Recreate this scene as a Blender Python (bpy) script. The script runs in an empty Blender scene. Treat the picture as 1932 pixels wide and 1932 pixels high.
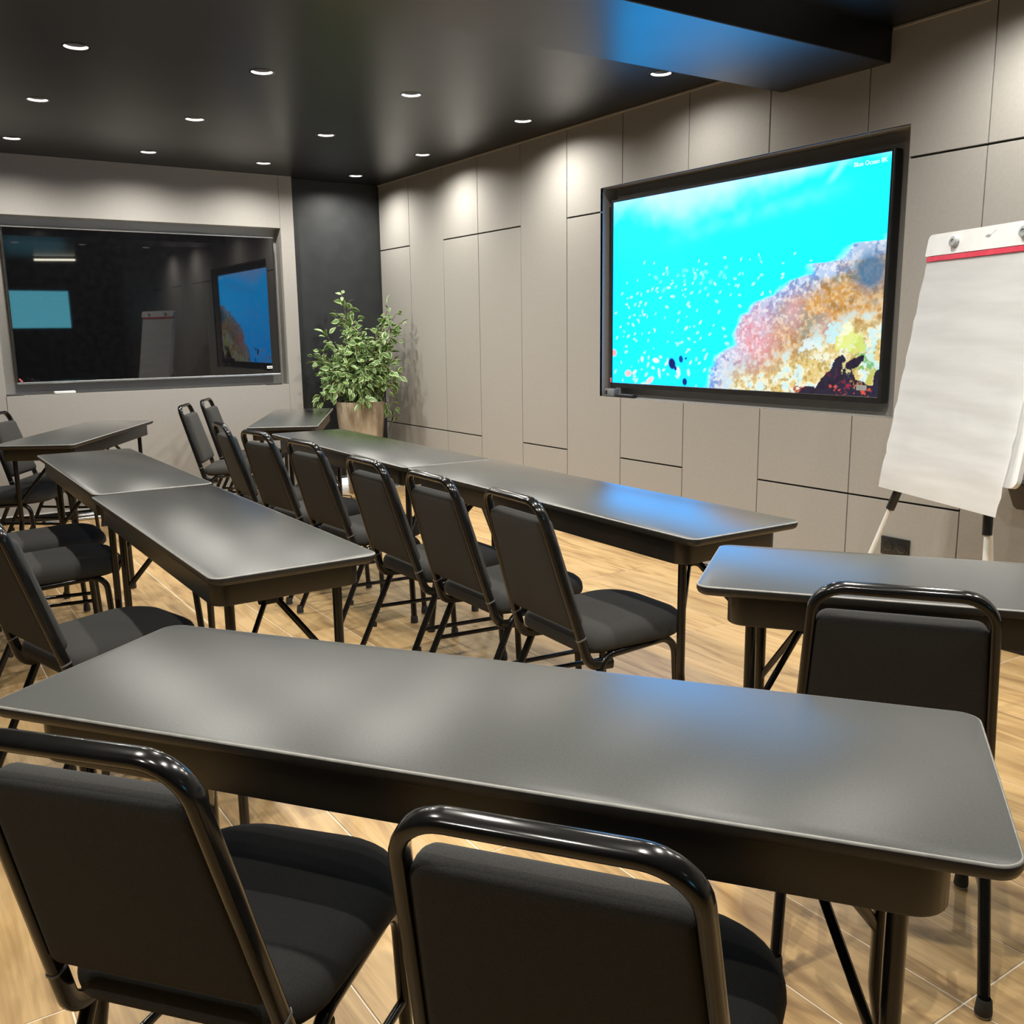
import bpy, bmesh, math, random
import numpy as np
from mathutils import Vector, Matrix

scene = bpy.context.scene
COL = scene.collection
random.seed(7)
R = math.radians

# ------------------------------------------------------------------ camera
YAW, PITCH, ROLL, FPX, CAM_Z = R(33.666), R(-10.839), R(-0.7616), 1774.7, 1.337
fw = Vector((math.sin(YAW) * math.cos(PITCH), math.cos(YAW) * math.cos(PITCH), math.sin(PITCH)))
rt0 = Vector((math.cos(YAW), -math.sin(YAW), 0))
up0 = rt0.cross(fw)
rt = math.cos(ROLL) * rt0 + math.sin(ROLL) * up0
up = math.cos(ROLL) * up0 - math.sin(ROLL) * rt0
cam = bpy.data.cameras.new('camera')
cam.sensor_width = 36.0
cam.lens = FPX / 1932 * 36.0
cam.clip_start = 0.05
camo = bpy.data.objects.new('camera', cam)
COL.objects.link(camo)
camo.matrix_world = Matrix(((rt.x, up.x, -fw.x, 0), (rt.y, up.y, -fw.y, 0), (rt.z, up.z, -fw.z, CAM_Z), (0, 0, 0, 1)))
scene.camera = camo

# ------------------------------------------------------------------ light levels
LAMP_W = 64.0          # power of each downlight's spot
LAMP_COL = (1.0, 0.955, 0.86)
scene.view_settings.view_transform = 'Standard'
scene.view_settings.look = 'None'
scene.view_settings.gamma = 1.0
scene.view_settings.use_curve_mapping = False
scene.view_settings.exposure = 0.0
scene.cycles.use_denoising = True
scene.cycles.max_bounces = 8
scene.cycles.sample_clamp_indirect = 6.0
world = bpy.data.worlds.new('world')
scene.world = world
world.use_nodes = True
world.node_tree.nodes['Background'].inputs[0].default_value = (0.01, 0.01, 0.012, 1)
world.node_tree.nodes['Background'].inputs[1].default_value = 0.2


# ------------------------------------------------------------------ materials
def new_mat(name):
    m = bpy.data.materials.new(name)
    m.use_nodes = True
    nt = m.node_tree
    return m, nt, nt.nodes['Principled BSDF']


def noise_mat(name, c1, c2, rough=0.5, scale=(20, 20, 20), bump=0.0, bscale=None, spec=0.5, detail=4, metal=0.0,
              coat=0.0, rvar=0.0, lo=0.35, hi=0.65, sheen=0.0):
    m, nt, p = new_mat(name)
    N, L = nt.nodes, nt.links
    tc = N.new('ShaderNodeTexCoord')
    mp = N.new('ShaderNodeMapping')
    mp.inputs['Scale'].default_value = scale
    L.new(tc.outputs['Object'], mp.inputs['Vector'])
    nz = N.new('ShaderNodeTexNoise')
    nz.inputs['Scale'].default_value = 1.0
    nz.inputs['Detail'].default_value = detail
    L.new(mp.outputs[0], nz.inputs['Vector'])
    cr = N.new('ShaderNodeValToRGB')
    cr.color_ramp.elements[0].position = lo
    cr.color_ramp.elements[1].position = hi
    cr.color_ramp.elements[0].color = (*c1, 1)
    cr.color_ramp.elements[1].color = (*c2, 1)
    L.new(nz.outputs['Fac'], cr.inputs[0])
    L.new(cr.outputs[0], p.inputs['Base Color'])
    p.inputs['Roughness'].default_value = rough
    p.inputs['Specular IOR Level'].default_value = spec
    p.inputs['Metallic'].default_value = metal
    p.inputs['Coat Weight'].default_value = coat
    p.inputs['Sheen Weight'].default_value = sheen
    if rvar:
        mr = N.new('ShaderNodeMapRange')
        mr.inputs[3].default_value = rough - rvar
        mr.inputs[4].default_value = rough + rvar
        L.new(nz.outputs['Fac'], mr.inputs[0])
        L.new(mr.outputs[0], p.inputs['Roughness'])
    if bump:
        n2 = N.new('ShaderNodeTexNoise')
        n2.inputs['Scale'].default_value = bscale or 300
        n2.inputs['Detail'].default_value = 2
        L.new(tc.outputs['Object'], n2.inputs['Vector'])
        b = N.new('ShaderNodeBump')
        b.inputs['Strength'].default_value = bump
        b.inputs['Distance'].default_value = 0.001
        L.new(n2.outputs['Fac'], b.inputs['Height'])
        L.new(b.outputs[0], p.inputs['Normal'])
    return m


def emit_mat(name, col, strength):
    m, nt, p = new_mat(name)
    p.inputs['Base Color'].default_value = (0.02, 0.02, 0.02, 1)
    p.inputs['Emission Color'].default_value = (*col, 1)
    p.inputs['Emission Strength'].default_value = strength
    return m


M = {}
M['panel'] = noise_mat('taupe_laminate', (0.330, 0.316, 0.298), (0.345, 0.331, 0.312), 0.55, (60, 60, 60), 0.15, 400, 0.35)
M['joint'] = noise_mat('dark_joint', (0.02, 0.019, 0.018), (0.03, 0.028, 0.026), 0.7)
M['black_wall'] = noise_mat('charcoal_wall', (0.021, 0.0235, 0.026), (0.027, 0.0295, 0.032), 0.5, (8, 8, 8), 0.2, 250, 0.4)
M['ceiling'] = noise_mat('black_satin_ceiling', (0.008, 0.008, 0.0082), (0.010, 0.010, 0.0103), 0.31, (2, 2, 2), 0.1, 500, 0.5, rvar=0.03)
M['dark_room'] = noise_mat('dark_grey_wall', (0.03, 0.03, 0.03), (0.04, 0.04, 0.04), 0.7)
M['grout'] = noise_mat('pale_grout', (0.78, 0.70, 0.57), (0.84, 0.76, 0.63), 0.8)
m, nt, p = new_mat('charcoal_laminate')
N, L = nt.nodes, nt.links
N.remove(p)
df = N.new('ShaderNodeBsdfDiffuse'); gs = N.new('ShaderNodeBsdfGlossy'); fr = N.new('ShaderNodeFresnel'); mx = N.new('ShaderNodeMixShader')
tc = N.new('ShaderNodeTexCoord'); nz = N.new('ShaderNodeTexNoise'); nz.inputs['Scale'].default_value = 260; nz.inputs['Detail'].default_value = 3
cr = N.new('ShaderNodeValToRGB')
cr.color_ramp.elements[0].position = 0.35; cr.color_ramp.elements[0].color = (0.070, 0.072, 0.070, 1)
cr.color_ramp.elements[1].position = 0.65; cr.color_ramp.elements[1].color = (0.082, 0.0835, 0.081, 1)
gs.distribution = 'BECKMANN'; gs.inputs['Roughness'].default_value = 0.29; gs.inputs['Color'].default_value = (1, 1, 1, 1)
fr.inputs['IOR'].default_value = 1.20
L.new(tc.outputs['Object'], nz.inputs['Vector']); L.new(nz.outputs['Fac'], cr.inputs[0]); L.new(cr.outputs[0], df.inputs['Color'])
L.new(fr.outputs[0], mx.inputs[0]); L.new(df.outputs[0], mx.inputs[1]); L.new(gs.outputs[0], mx.inputs[2])
L.new(mx.outputs[0], nt.nodes['Material Output'].inputs['Surface'])
M['table_top'] = m
M['table_edge'] = noise_mat('black_rubber_edge', (0.014, 0.0135, 0.013), (0.020, 0.019, 0.018), 0.42, (60, 60, 60), 0.1, 500)
M['edge_wear'] = noise_mat('worn_edge_line', (0.20, 0.195, 0.18), (0.28, 0.27, 0.25), 0.5, (40, 40, 40))
M['apron'] = noise_mat('black_steel_apron', (0.0055, 0.0055, 0.0056), (0.0075, 0.0075, 0.0077), 0.34, (30, 30, 30), 0.15, 500)
M['steel'] = noise_mat('black_enamel_tube', (0.006, 0.0058, 0.0056), (0.008, 0.0077, 0.0074), 0.17, (30, 30, 30), coat=0.1, spec=0.42)
M['fabric'] = noise_mat('black_woven_fabric', (0.031, 0.0305, 0.029), (0.044, 0.043, 0.041), 0.95, (500, 500, 500), 0.5, 900, 0.15, sheen=0.05)
M['rubber'] = noise_mat('black_rubber', (0.02, 0.02, 0.02), (0.03, 0.03, 0.03), 0.7)
M['glide'] = noise_mat('clear_plastic_glide', (0.35, 0.34, 0.32), (0.45, 0.44, 0.42), 0.4)
M['chrome'] = noise_mat('bright_chrome', (0.6, 0.6, 0.6), (0.7, 0.7, 0.7), 0.15, metal=1.0)
M['collar'] = noise_mat('grey_collar', (0.10, 0.10, 0.10), (0.14, 0.14, 0.14), 0.35)
M['white_plastic'] = noise_mat('white_plastic', (0.72, 0.72, 0.70), (0.76, 0.76, 0.74), 0.4)
M['white_paint'] = noise_mat('white_reflector', (0.80, 0.80, 0.78), (0.84, 0.84, 0.82), 0.4)
M['black_plastic'] = noise_mat('black_plastic', (0.012, 0.012, 0.013), (0.018, 0.018, 0.019), 0.35)
M['grey_plastic'] = noise_mat('grey_plastic', (0.16, 0.17, 0.18), (0.2, 0.21, 0.22), 0.45)
M['silver'] = noise_mat('silver_trim', (0.5, 0.5, 0.5), (0.58, 0.58, 0.58), 0.3, metal=0.9)
M['paper'] = noise_mat('white_paper', (0.86, 0.865, 0.87), (0.90, 0.905, 0.91), 0.85, (4, 4, 40), 0.3, 60, 0.2)
M['board_white'] = noise_mat('white_board', (0.80, 0.81, 0.82), (0.84, 0.85, 0.86), 0.3)
M['red_tape'] = noise_mat('red_binding_tape', (0.62, 0.03, 0.07), (0.72, 0.06, 0.10), 0.3, (30, 30, 30))
M['red_sticker'] = noise_mat('red_sticker', (0.75, 0.12, 0.16), (0.85, 0.2, 0.24), 0.4)
M['grey_knob'] = noise_mat('grey_knob', (0.34, 0.36, 0.37), (0.40, 0.42, 0.43), 0.3)
M['logo'] = noise_mat('grey_print', (0.22, 0.22, 0.23), (0.25, 0.25, 0.26), 0.5)
M['pot'] = noise_mat('brushed_bronze_glaze', (0.26, 0.20, 0.135), (0.50, 0.42, 0.31), 0.38, (9, 9, 3.2), 0.1, 200, detail=6, lo=0.38, hi=0.66)
M['soil'] = noise_mat('dark_soil', (0.02, 0.015, 0.01), (0.05, 0.04, 0.03), 0.95, (80, 80, 80))
M['bark'] = noise_mat('brown_bark', (0.10, 0.07, 0.045), (0.2, 0.15, 0.1), 0.8, (60, 60, 60))
M['leaf'] = noise_mat('green_leaf', (0.045, 0.125, 0.035), (0.14, 0.27, 0.07), 0.42, (30, 30, 30), lo=0.3, hi=0.7)
M['leaf_rim'] = noise_mat('cream_leaf_edge', (0.46, 0.56, 0.24), (0.66, 0.73, 0.42), 0.5, (40, 40, 40))
M['tv_glass'] = noise_mat('black_display_glass', (0.004, 0.004, 0.005), (0.006, 0.006, 0.007), 0.02, spec=0.9)
M['emitter'] = emit_mat('lamp_emitter', (1.0, 0.96, 0.88), 22.0)
M['gap_light'] = emit_mat('white_gap_light', (0.80, 0.92, 1.0), 3.2)
M['blind_light'] = emit_mat('window_daylight', (0.16, 0.70, 0.90), 5.0)
M['tube_light'] = emit_mat('fluorescent_tube', (1.0, 0.95, 0.75), 14.0)
M['caption'] = emit_mat('caption_text', (0.62, 1.0, 1.0), 1.6)

# wood-look floor tile: colour and grain shift per tile
m, nt, p = new_mat('oak_look_tile')
N, L = nt.nodes, nt.links
tc = N.new('ShaderNodeTexCoord')
oi = N.new('ShaderNodeObjectInfo')
ad = N.new('ShaderNodeVectorMath'); ad.operation = 'ADD'
ml = N.new('ShaderNodeMath'); ml.operation = 'MULTIPLY'; ml.inputs[1].default_value = 37.0
L.new(oi.outputs['Random'], ml.inputs[0])
L.new(tc.outputs['Object'], ad.inputs[0])
L.new(ml.outputs[0], ad.inputs[1])
mp = N.new('ShaderNodeMapping'); mp.inputs['Scale'].default_value = (10, 1.3, 1)
L.new(ad.outputs[0], mp.inputs[0])
nz = N.new('ShaderNodeTexNoise'); nz.inputs['Scale'].default_value = 1.0; nz.inputs['Detail'].default_value = 7
nz.inputs['Distortion'].default_value = 2.2
L.new(mp.outputs[0], nz.inputs['Vector'])
cr = N.new('ShaderNodeValToRGB')
e = cr.color_ramp.elements
e[0].position = 0.30; e[0].color = (0.315, 0.185, 0.075, 1)
e[1].position = 0.68; e[1].color = (0.60, 0.405, 0.190, 1)
k = e.new(0.5); k.color = (0.52, 0.335, 0.145, 1)
L.new(nz.outputs['Fac'], cr.inputs[0])
mp2 = N.new('ShaderNodeMapping'); mp2.inputs['Scale'].default_value = (140, 3, 1)
L.new(ad.outputs[0], mp2.inputs[0])
n2 = N.new('ShaderNodeTexNoise'); n2.inputs['Scale'].default_value = 1.0; n2.inputs['Detail'].default_value = 3
L.new(mp2.outputs[0], n2.inputs['Vector'])
mr = N.new('ShaderNodeMapRange'); mr.inputs[1].default_value = 0.35; mr.inputs[2].default_value = 0.7
mr.inputs[3].default_value = 0.88; mr.inputs[4].default_value = 1.05
L.new(n2.outputs['Fac'], mr.inputs[0])
mr2 = N.new('ShaderNodeMapRange'); mr2.inputs[3].default_value = 0.88; mr2.inputs[4].default_value = 1.10
L.new(oi.outputs['Random'], mr2.inputs[0])
mm = N.new('ShaderNodeMath'); mm.operation = 'MULTIPLY'
L.new(mr.outputs[0], mm.inputs[0]); L.new(mr2.outputs[0], mm.inputs[1])
vm = N.new('ShaderNodeVectorMath'); vm.operation = 'SCALE'
L.new(cr.outputs[0], vm.inputs[0]); L.new(mm.outputs[0], vm.inputs['Scale'])
L.new(vm.outputs[0], p.inputs['Base Color'])
p.inputs['Roughness'].default_value = 0.42
bp = N.new('ShaderNodeBump'); bp.inputs['Strength'].default_value = 0.15; bp.inputs['Distance'].default_value = 0.001
L.new(n2.outputs['Fac'], bp.inputs['Height']); L.new(bp.outputs[0], p.inputs['Normal'])
M['tile'] = m

# the lit picture: colour attribute on a fine grid
m, nt, p = new_mat('display_picture')
at = nt.nodes.new('ShaderNodeAttribute'); at.attribute_name = 'picture'
nt.links.new(at.outputs['Color'], p.inputs['Emission Color'])
p.inputs['Emission Strength'].default_value = 1.0
p.inputs['Base Color'].default_value = (0.004, 0.004, 0.005, 1)
p.inputs['Roughness'].default_value = 0.2
M['picture'] = m


# ------------------------------------------------------------------ mesh helpers
def link_mesh(name, bm, mats, parent=None, smooth=True, angle=40):
    me = bpy.data.meshes.new(name)
    bmesh.ops.recalc_face_normals(bm, faces=bm.faces[:])
    bm.to_mesh(me)
    bm.free()
    for mt in (mats if isinstance(mats, (list, tuple)) else [mats]):
        me.materials.append(mt)
    if smooth:
        me.polygons.foreach_set('use_smooth', [True] * len(me.polygons))
        me.set_sharp_from_angle(angle=R(angle))
    o = bpy.data.objects.new(name, me)
    COL.objects.link(o)
    if parent:
        o.parent = parent
    return o


def thing(name, label, cat, loc=(0, 0, 0), rotz=0.0, group=None):
    o = bpy.data.objects.new(name, None)
    o.empty_display_size = 0.1
    COL.objects.link(o)
    o.location = loc
    o.rotation_euler = (0, 0, rotz)
    o['label'] = label
    o['category'] = cat
    if group:
        o['group'] = group
    return o


def tag(o, label, cat, group=None):
    o['label'] = label
    o['category'] = cat
    if group:
        o['group'] = group
    return o


def structure(o, label=None):
    o['kind'] = 'structure'
    if label:
        o['label'] = label
    return o


def dup(root, loc, rotz, label, group=None):
    r = root.copy()
    COL.objects.link(r)
    r.location = loc
    r.rotation_euler = (0, 0, rotz)
    r['label'] = label
    if group:
        r['group'] = group
    for ch in list(root.children):
        c = ch.copy()
        COL.objects.link(c)
        c.parent = r
        for g in list(ch.children):
            d = g.copy()
            COL.objects.link(d)
            d.parent = c
    return r


def box(bm, x0, x1, y0, y1, z0, z1, bevel=0.0, seg=2, mi=0):
    vs = [bm.verts.new((x, y, z)) for z in (z0, z1) for y in (y0, y1) for x in (x0, x1)]
    fs = [(0, 1, 3, 2), (4, 6, 7, 5), (0, 4, 5, 1), (2, 3, 7, 6), (0, 2, 6, 4), (1, 5, 7, 3)]
    ff = [bm.faces.new([vs[i] for i in f]) for f in fs]
    for f in ff:
        f.material_index = mi
    if bevel:
        es = list({e for f in ff for e in f.edges})
        bmesh.ops.bevel(bm, geom=es, offset=bevel, segments=seg, affect='EDGES', profile=0.5)
    return ff


def fillet(pts, rad, n=6):
    """round the corners of a polyline; rad: one radius or one per inner corner"""
    pts = [Vector(q) for q in pts]
    if not isinstance(rad, (list, tuple)):
        rad = [rad] * (len(pts) - 2)
    out = [pts[0]]
    for i in range(1, len(pts) - 1):
        a, b, c = pts[i - 1], pts[i], pts[i + 1]
        u, v = (a - b), (c - b)
        lu, lv = u.length, v.length
        u.normalize(); v.normalize()
        if lu < 1e-6 or lv < 1e-6: continue
        ang = u.angle(v)
        r = rad[i - 1]
        if ang > math.pi - 0.02 or ang < 0.02 or r <= 0:
            out.append(b)
            continue
        t = min(r / math.tan(ang / 2), lu * 0.49, lv * 0.49)
        r = t * math.tan(ang / 2)
        cdir = (u + v).normalized()
        ctr = b + cdir * (r / math.sin(ang / 2))
        s, e_ = b + u * t - ctr, b + v * t - ctr
        tot = s.angle(e_)
        ax = s.cross(e_).normalized()
        for k_ in range(n + 1):
            out.append(ctr + Matrix.Rotation(tot * k_ / n, 3, ax) @ s)
    out.append(pts[-1])
    return out


def sweep(bm, path, rx, ry=None, ref=None, n=10, cap=True, mi=0, power=2.0):
    """tube along path; rx is half size along the ref direction, ry across it"""
    ry = ry or rx
    path = [Vector(q) for q in path]
    rings = []
    N_ = len(path)
    for i, q in enumerate(path):
        if i == 0: t = path[1] - path[0]
        elif i == N_ - 1: t = path[-1] - path[-2]
        else: t = (path[i + 1] - q).normalized() + (q - path[i - 1]).normalized()
        t.normalize()
        rf = Vector(ref) if ref is not None else (Vector((0, 0, 1)) if abs(t.z) < 0.9 else Vector((1, 0, 0)))
        b = rf - t * rf.dot(t)
        if b.length < 1e-4:
            b = Vector((1, 0.01, 0)) - t * t.x
        b.normalize()
        c = t.cross(b)
        ring = []
        for k_ in range(n):
            a = 2 * math.pi * k_ / n
            ca, sa = math.cos(a), math.sin(a)
            if power != 2.0:
                ca = math.copysign(abs(ca) ** (2 / power), ca)
                sa = math.copysign(abs(sa) ** (2 / power), sa)
            ring.append(bm.verts.new(q + b * (rx * ca) + c * (ry * sa)))
        rings.append(ring)
    for i in range(N_ - 1):
        for k_ in range(n):
            f = bm.faces.new((rings[i][k_], rings[i][(k_ + 1) % n], rings[i + 1][(k_ + 1) % n], rings[i + 1][k_]))
            f.material_index = mi
    if cap:
        for rg in (rings[0], rings[-1]):
            bm.faces.new(rg).material_index = mi


def lathe(bm, prof, n=32, c=(0, 0, 0), cap0=False, cap1=False, mi=0):
    rings = [[bm.verts.new((c[0] + r * math.cos(2 * math.pi * k_ / n), c[1] + r * math.sin(2 * math.pi * k_ / n), c[2] + z))
              for k_ in range(n)] for r, z in prof]
    for a, b in zip(rings, rings[1:]):
        for k_ in range(n):
            bm.faces.new((a[k_], a[(k_ + 1) % n], b[(k_ + 1) % n], b[k_])).material_index = mi
    if cap0: bm.faces.new(rings[0]).material_index = mi
    if cap1: bm.faces.new(rings[-1]).material_index = mi


def round_rect(x0, x1, y0, y1, r, n=6):
    """outline with corner radii r = (x0y0, x1y0, x1y1, x0y1)"""
    if not isinstance(r, (list, tuple)): r = (r,) * 4
    out = []
    for (cx, cy, rr, a0) in ((x0 + r[0], y0 + r[0], r[0], 180), (x1 - r[1], y0 + r[1], r[1], 270),
                             (x1 - r[2], y1 - r[2], r[2], 0), (x0 + r[3], y1 - r[3], r[3], 90)):
        for k_ in range(n + 1):
            a = R(a0 + 90 * k_ / n)
            out.append((cx + rr * math.cos(a), cy + rr * math.sin(a)))
    return out


def inset_outline(o, d):
    """move each outline point inwards by d along the averaged normal (counter-clockwise outline)"""
    n = len(o)
    res = []
    for i in range(n):
        a, b, c = Vector(o[i - 1]), Vector(o[i]), Vector(o[(i + 1) % n])
        e1, e2 = b - a, c - b
        if e1.length < 1e-7: e1 = e2
        if e2.length < 1e-7: e2 = e1
        nn = Vector((-e1.y, e1.x)).normalized() + Vector((-e2.y, e2.x)).normalized()
        nn.normalize()
        res.append((b.x + nn.x * d, b.y + nn.y * d))
    return res


def stack(bm, rings, mis=None, cap0=True, cap1=True):
    """rings: list of equal-length 3D point lists"""
    vr = [[bm.verts.new(q) for q in rg] for rg in rings]
    n = len(vr[0])
    for i, (a, b) in enumerate(zip(vr, vr[1:])):
        for k_ in range(n):
            f = bm.faces.new((a[k_], a[(k_ + 1) % n], b[(k_ + 1) % n], b[k_]))
            f.material_index = mis[i] if mis else 0
    if cap0:
        bm.faces.new(vr[0]).material_index = mis[0] if mis else 0
    if cap1:
        bm.faces.new(vr[-1]).material_index = mis[-1] if mis else 0


def prism_yz(bm, poly, x0, x1, bevel=0.0):
    """extrude a polygon of (y, z) points from x0 to x1"""
    a = [bm.verts.new((x0, y, z)) for y, z in poly]
    b = [bm.verts.new((x1, y, z)) for y, z in poly]
    n = len(a)
    fs = [bm.faces.new(a), bm.faces.new(b)]
    for k_ in range(n):
        fs.append(bm.faces.new((a[k_], a[(k_ + 1) % n], b[(k_ + 1) % n], b[k_])))
    if bevel:
        es = [e_ for e_ in fs[0].edges]
        bmesh.ops.bevel(bm, geom=es, offset=bevel, segments=1, affect='EDGES')


# ------------------------------------------------------------------ room shell
XW, YB, ZC = 3.80, 7.65, 2.60         # right wall face, back wall face, ceiling
XL, YF = -3.0, -3.0

bm = bmesh.new()
box(bm, XL - 0.1, XW + 0.3, YF - 0.1, 8.3, -0.12, -0.0018)
floor = structure(link_mesh('floor', bm, M['grout'], smooth=False), 'wood-look tiled floor with pale grout lines')
bm = bmesh.new()
TW, TL_ = 0.2482, 1.02
box(bm, -TW / 2 + 0.0021, TW / 2 - 0.0021, -TL_ / 2 + 0.0021, TL_ / 2 - 0.0021, -0.009, 0.0, 0.0008, 1)
tile0 = link_mesh('tile', bm, M['tile'], floor, smooth=False)
first = True
for i in range(-5, 14):
    for j in range(-1, 8):
        cx = 0.4295 + TW * (i + 0.5)
        cy = 0.893 + TL_ * (j + 0.5)
        if cx - TW / 2 > XW: continue
        # skip tiles the camera can never see (left of and behind the frame)
        q = Vector((cx, cy, 0)) - Vector((0, 0, CAM_Z))
        dz = q.dot(fw)
        if dz < 0.3 or q.dot(rt) / dz < -0.95: continue
        if first:
            t = tile0; first = False
        else:
            t = tile0.copy(); COL.objects.link(t); t.parent = floor
        t.location = (cx, cy, 0)
# grout slab parts outside the tiled view keep a plain oak tile field joined as one piece
bm = bmesh.new()
for i in range(-14, 14):
    for j in range(-4, 8):
        cx = 0.4295 + TW * (i + 0.5); cy = 0.893 + TL_ * (j + 0.5)
        if cx + TW / 2 > XW + 0.2 or cx - TW / 2 < XL - 0.2 or cy - TL_ / 2 < YF - 0.5: continue
        q = Vector((cx, cy, 0)) - Vector((0, 0, CAM_Z)); dz = q.dot(fw)
        if not ((-5 <= i < 14 and -1 <= j < 8) and not (dz < 0.3 or q.dot(rt) / dz < -0.95)):
            box(bm, cx - TW / 2 + 0.0021, cx + TW / 2 - 0.0021, cy - TL_ / 2 + 0.0021, cy + TL_ / 2 - 0.0021, -0.009, 0.0)
far = link_mesh('tile_field', bm, M['tile'], floor, smooth=False)
far['kind'] = 'stuff'

# downlight positions, measured from the photograph; the grid continues out of frame, plus an added lamp at far left
LIGHTS = [(0.899, 4.777), (1.735, 4.759), (2.571, 4.787), (3.455, 5.010), (3.445, 3.771),
          (0.893, 5.90), (1.742, 5.955), (2.589, 5.995), (3.455, 6.290),
          (0.896, 7.085), (1.752, 7.14), (2.587, 7.174), (3.427, 7.374)]
OUT = [(0.90, 3.62), (1.735, 3.62),
       (0.90, 2.05), (1.735, 2.05), (2.571, 2.05), (3.44, 1.95), (0.05, 2.05),
       (0.90, 0.85), (1.735, 0.85), (2.571, 0.85), (0.05, 0.85), (3.44, 0.75), (-0.80, 0.85)]  # last lamp is added, unseen, to brighten the floor at lower left
ALL = LIGHTS + OUT
HOLE = 0.054
# ceiling sheet with round cut-outs: a filled 2D curve
cu = bpy.data.curves.new('ceiling', 'CURVE')
cu.dimensions = '2D'
cu.fill_mode = 'BOTH'
def spl(pts):
    s = cu.splines.new('POLY')
    s.points.add(len(pts) - 1)
    for q, (x, y) in zip(s.points, pts): q.co = (x, y, 0, 1)
    s.use_cyclic_u = True
spl([(XL - 0.1, YF - 0.1), (XW + 0.2, YF - 0.1), (XW + 0.2, 8.2), (XL - 0.1, 8.2)])
for (x, y) in ALL:
    spl([(x + HOLE * math.cos(2 * math.pi * k_ / 28), y + HOLE * math.sin(2 * math.pi * k_ / 28)) for k_ in range(28)])
cu.extrude = 0.004
co = bpy.data.objects.new('ceiling_curve', cu)
COL.objects.link(co)
bpy.context.view_layer.update()
me = bpy.data.meshes.new_from_object(co.evaluated_get(bpy.context.evaluated_depsgraph_get()))
bpy.data.objects.remove(co)
me.name = 'ceiling'
me.materials.clear()
me.materials.append(M['ceiling'])
ceil = bpy.data.objects.new('ceiling', me)
ceil.location = (0, 0, ZC + 0.004)
COL.objects.link(ceil)
structure(ceil, 'black satin ceiling with round recessed downlights')
bm = bmesh.new()
box(bm, XL - 0.1, XW + 0.2, YF - 0.1, 8.2, ZC + 0.06, ZC + 0.1)
bo = link_mesh('ceiling_deck', bm, M['dark_room'], ceil, smooth=False)
bo.location = (0, 0, -ZC - 0.004)
# dropped beam in front of the right-hand screen
bm = bmesh.new()
box(bm, XL, XW + 0.02, 2.705, 3.30, 2.458, ZC + 0.02, 0.003, 1)
structure(link_mesh('trim_1', bm, M['ceiling'], smooth=False), 'black dropped ceiling beam running across the room above the lit screen')

# ---- right wall: dark backing with a niche, panels in front
NY0, NY1, NZ0, NZ1, ND = 2.586, 4.683, 0.930, 2.190, 0.13
bm = bmesh.new()
B0, B1 = XW + 0.016, XW + 0.17
for (y0, y1, z0, z1) in ((YF, NY0 - 0.004, 0, ZC + 0.02), (NY1 + 0.004, 7.74, 0, ZC + 0.02), (NY0 - 0.004, NY1 + 0.004, 0, NZ0 - 0.004), (NY0 - 0.004, NY1 + 0.004, NZ1 + 0.004, ZC + 0.02)):
    box(bm, B0, B1, y0, y1, z0, z1)
wall_r = structure(link_mesh('wall_right', bm, M['joint'], smooth=False), 'taupe panelled wall holding the lit screen')
bm = bmesh.new()   # niche lining
box(bm, XW + ND, XW + 0.17, NY0 - 0.004, NY1 + 0.004, NZ0 - 0.004, NZ1 + 0.004)
box(bm, XW + 0.002, XW + ND, NY0 - 0.004, NY0, NZ0 - 0.004, NZ1 + 0.004)
box(bm, XW + 0.002, XW + ND, NY1, NY1 + 0.004, NZ0 - 0.004, NZ1 + 0.004)
box(bm, XW + 0.002, XW + ND, NY0, NY1, NZ0 - 0.004, NZ0)
box(bm, XW + 0.002, XW + ND, NY0, NY1, NZ1, NZ1 + 0.004)
link_mesh('niche_lining', bm, M['panel'], wall_r, smooth=False)

ys = [7.735, 7.185, 6.628, 6.108, 5.552, 5.025, 4.480, 3.930, 3.366, 2.802, 2.237, 1.680, 1.125, 0.570, 0.015, -0.54, -1.10, -1.65, -2.2, -2.99]
ZB, ZU, ZL, ZT = 0.024, 2.050, 0.555, ZC - 0.012
up_ = [1, 0, 1, 1, 0, 1, 0, 0, 0, 1, 1, 0, 1, 0, 1, 0, 1, 0, 1]
lo_ = [1, 1, 1, 0, 1, 0, 1, 0, 1, 1, 0, 1, 0, 1, 0, 1, 0, 1, 0]
G, GZ = 0.0030, 0.0048
def clip_niche(y0, y1, z0, z1):
    """polygon (y,z) of a panel rectangle minus the niche"""
    if y1 <= NY0 or y0 >= NY1 or z1 <= NZ0 or z0 >= NZ1:
        return [[(y0, z0), (y1, z0), (y1, z1), (y0, z1)]]
    inside_y = y0 >= NY0 and y1 <= NY1
    if inside_y:
        out = []
        if z0 < NZ0: out.append([(y0, z0), (y1, z0), (y1, NZ0), (y0, NZ0)])
        if z1 > NZ1: out.append([(y0, NZ1), (y1, NZ1), (y1, z1), (y0, z1)])
        return out
    if y1 > NY1:      # sticks out on the far side
        P = []
        low, high = z0 < NZ0, z1 > NZ1
        P = [(y0 if low else NY1, z0), (y1, z0), (y1, z1), (y0 if high else NY1, z1)]
        if high: P += [(y0, NZ1), (NY1, NZ1)]
        if low: P += [(NY1, NZ0), (y0, NZ0)]
        return [P]
    low, high = z0 < NZ0, z1 > NZ1   # sticks out on the near side
    P = [(y0, z0), (y1 if low else NY0, z0)]
    if low: P += [(y1, NZ0), (NY0, NZ0)]
    if high: P += [(NY0, NZ1), (y1, NZ1)]
    P += [(y1 if high else NY0, z1), (y0, z1)]
    return [P]
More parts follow.
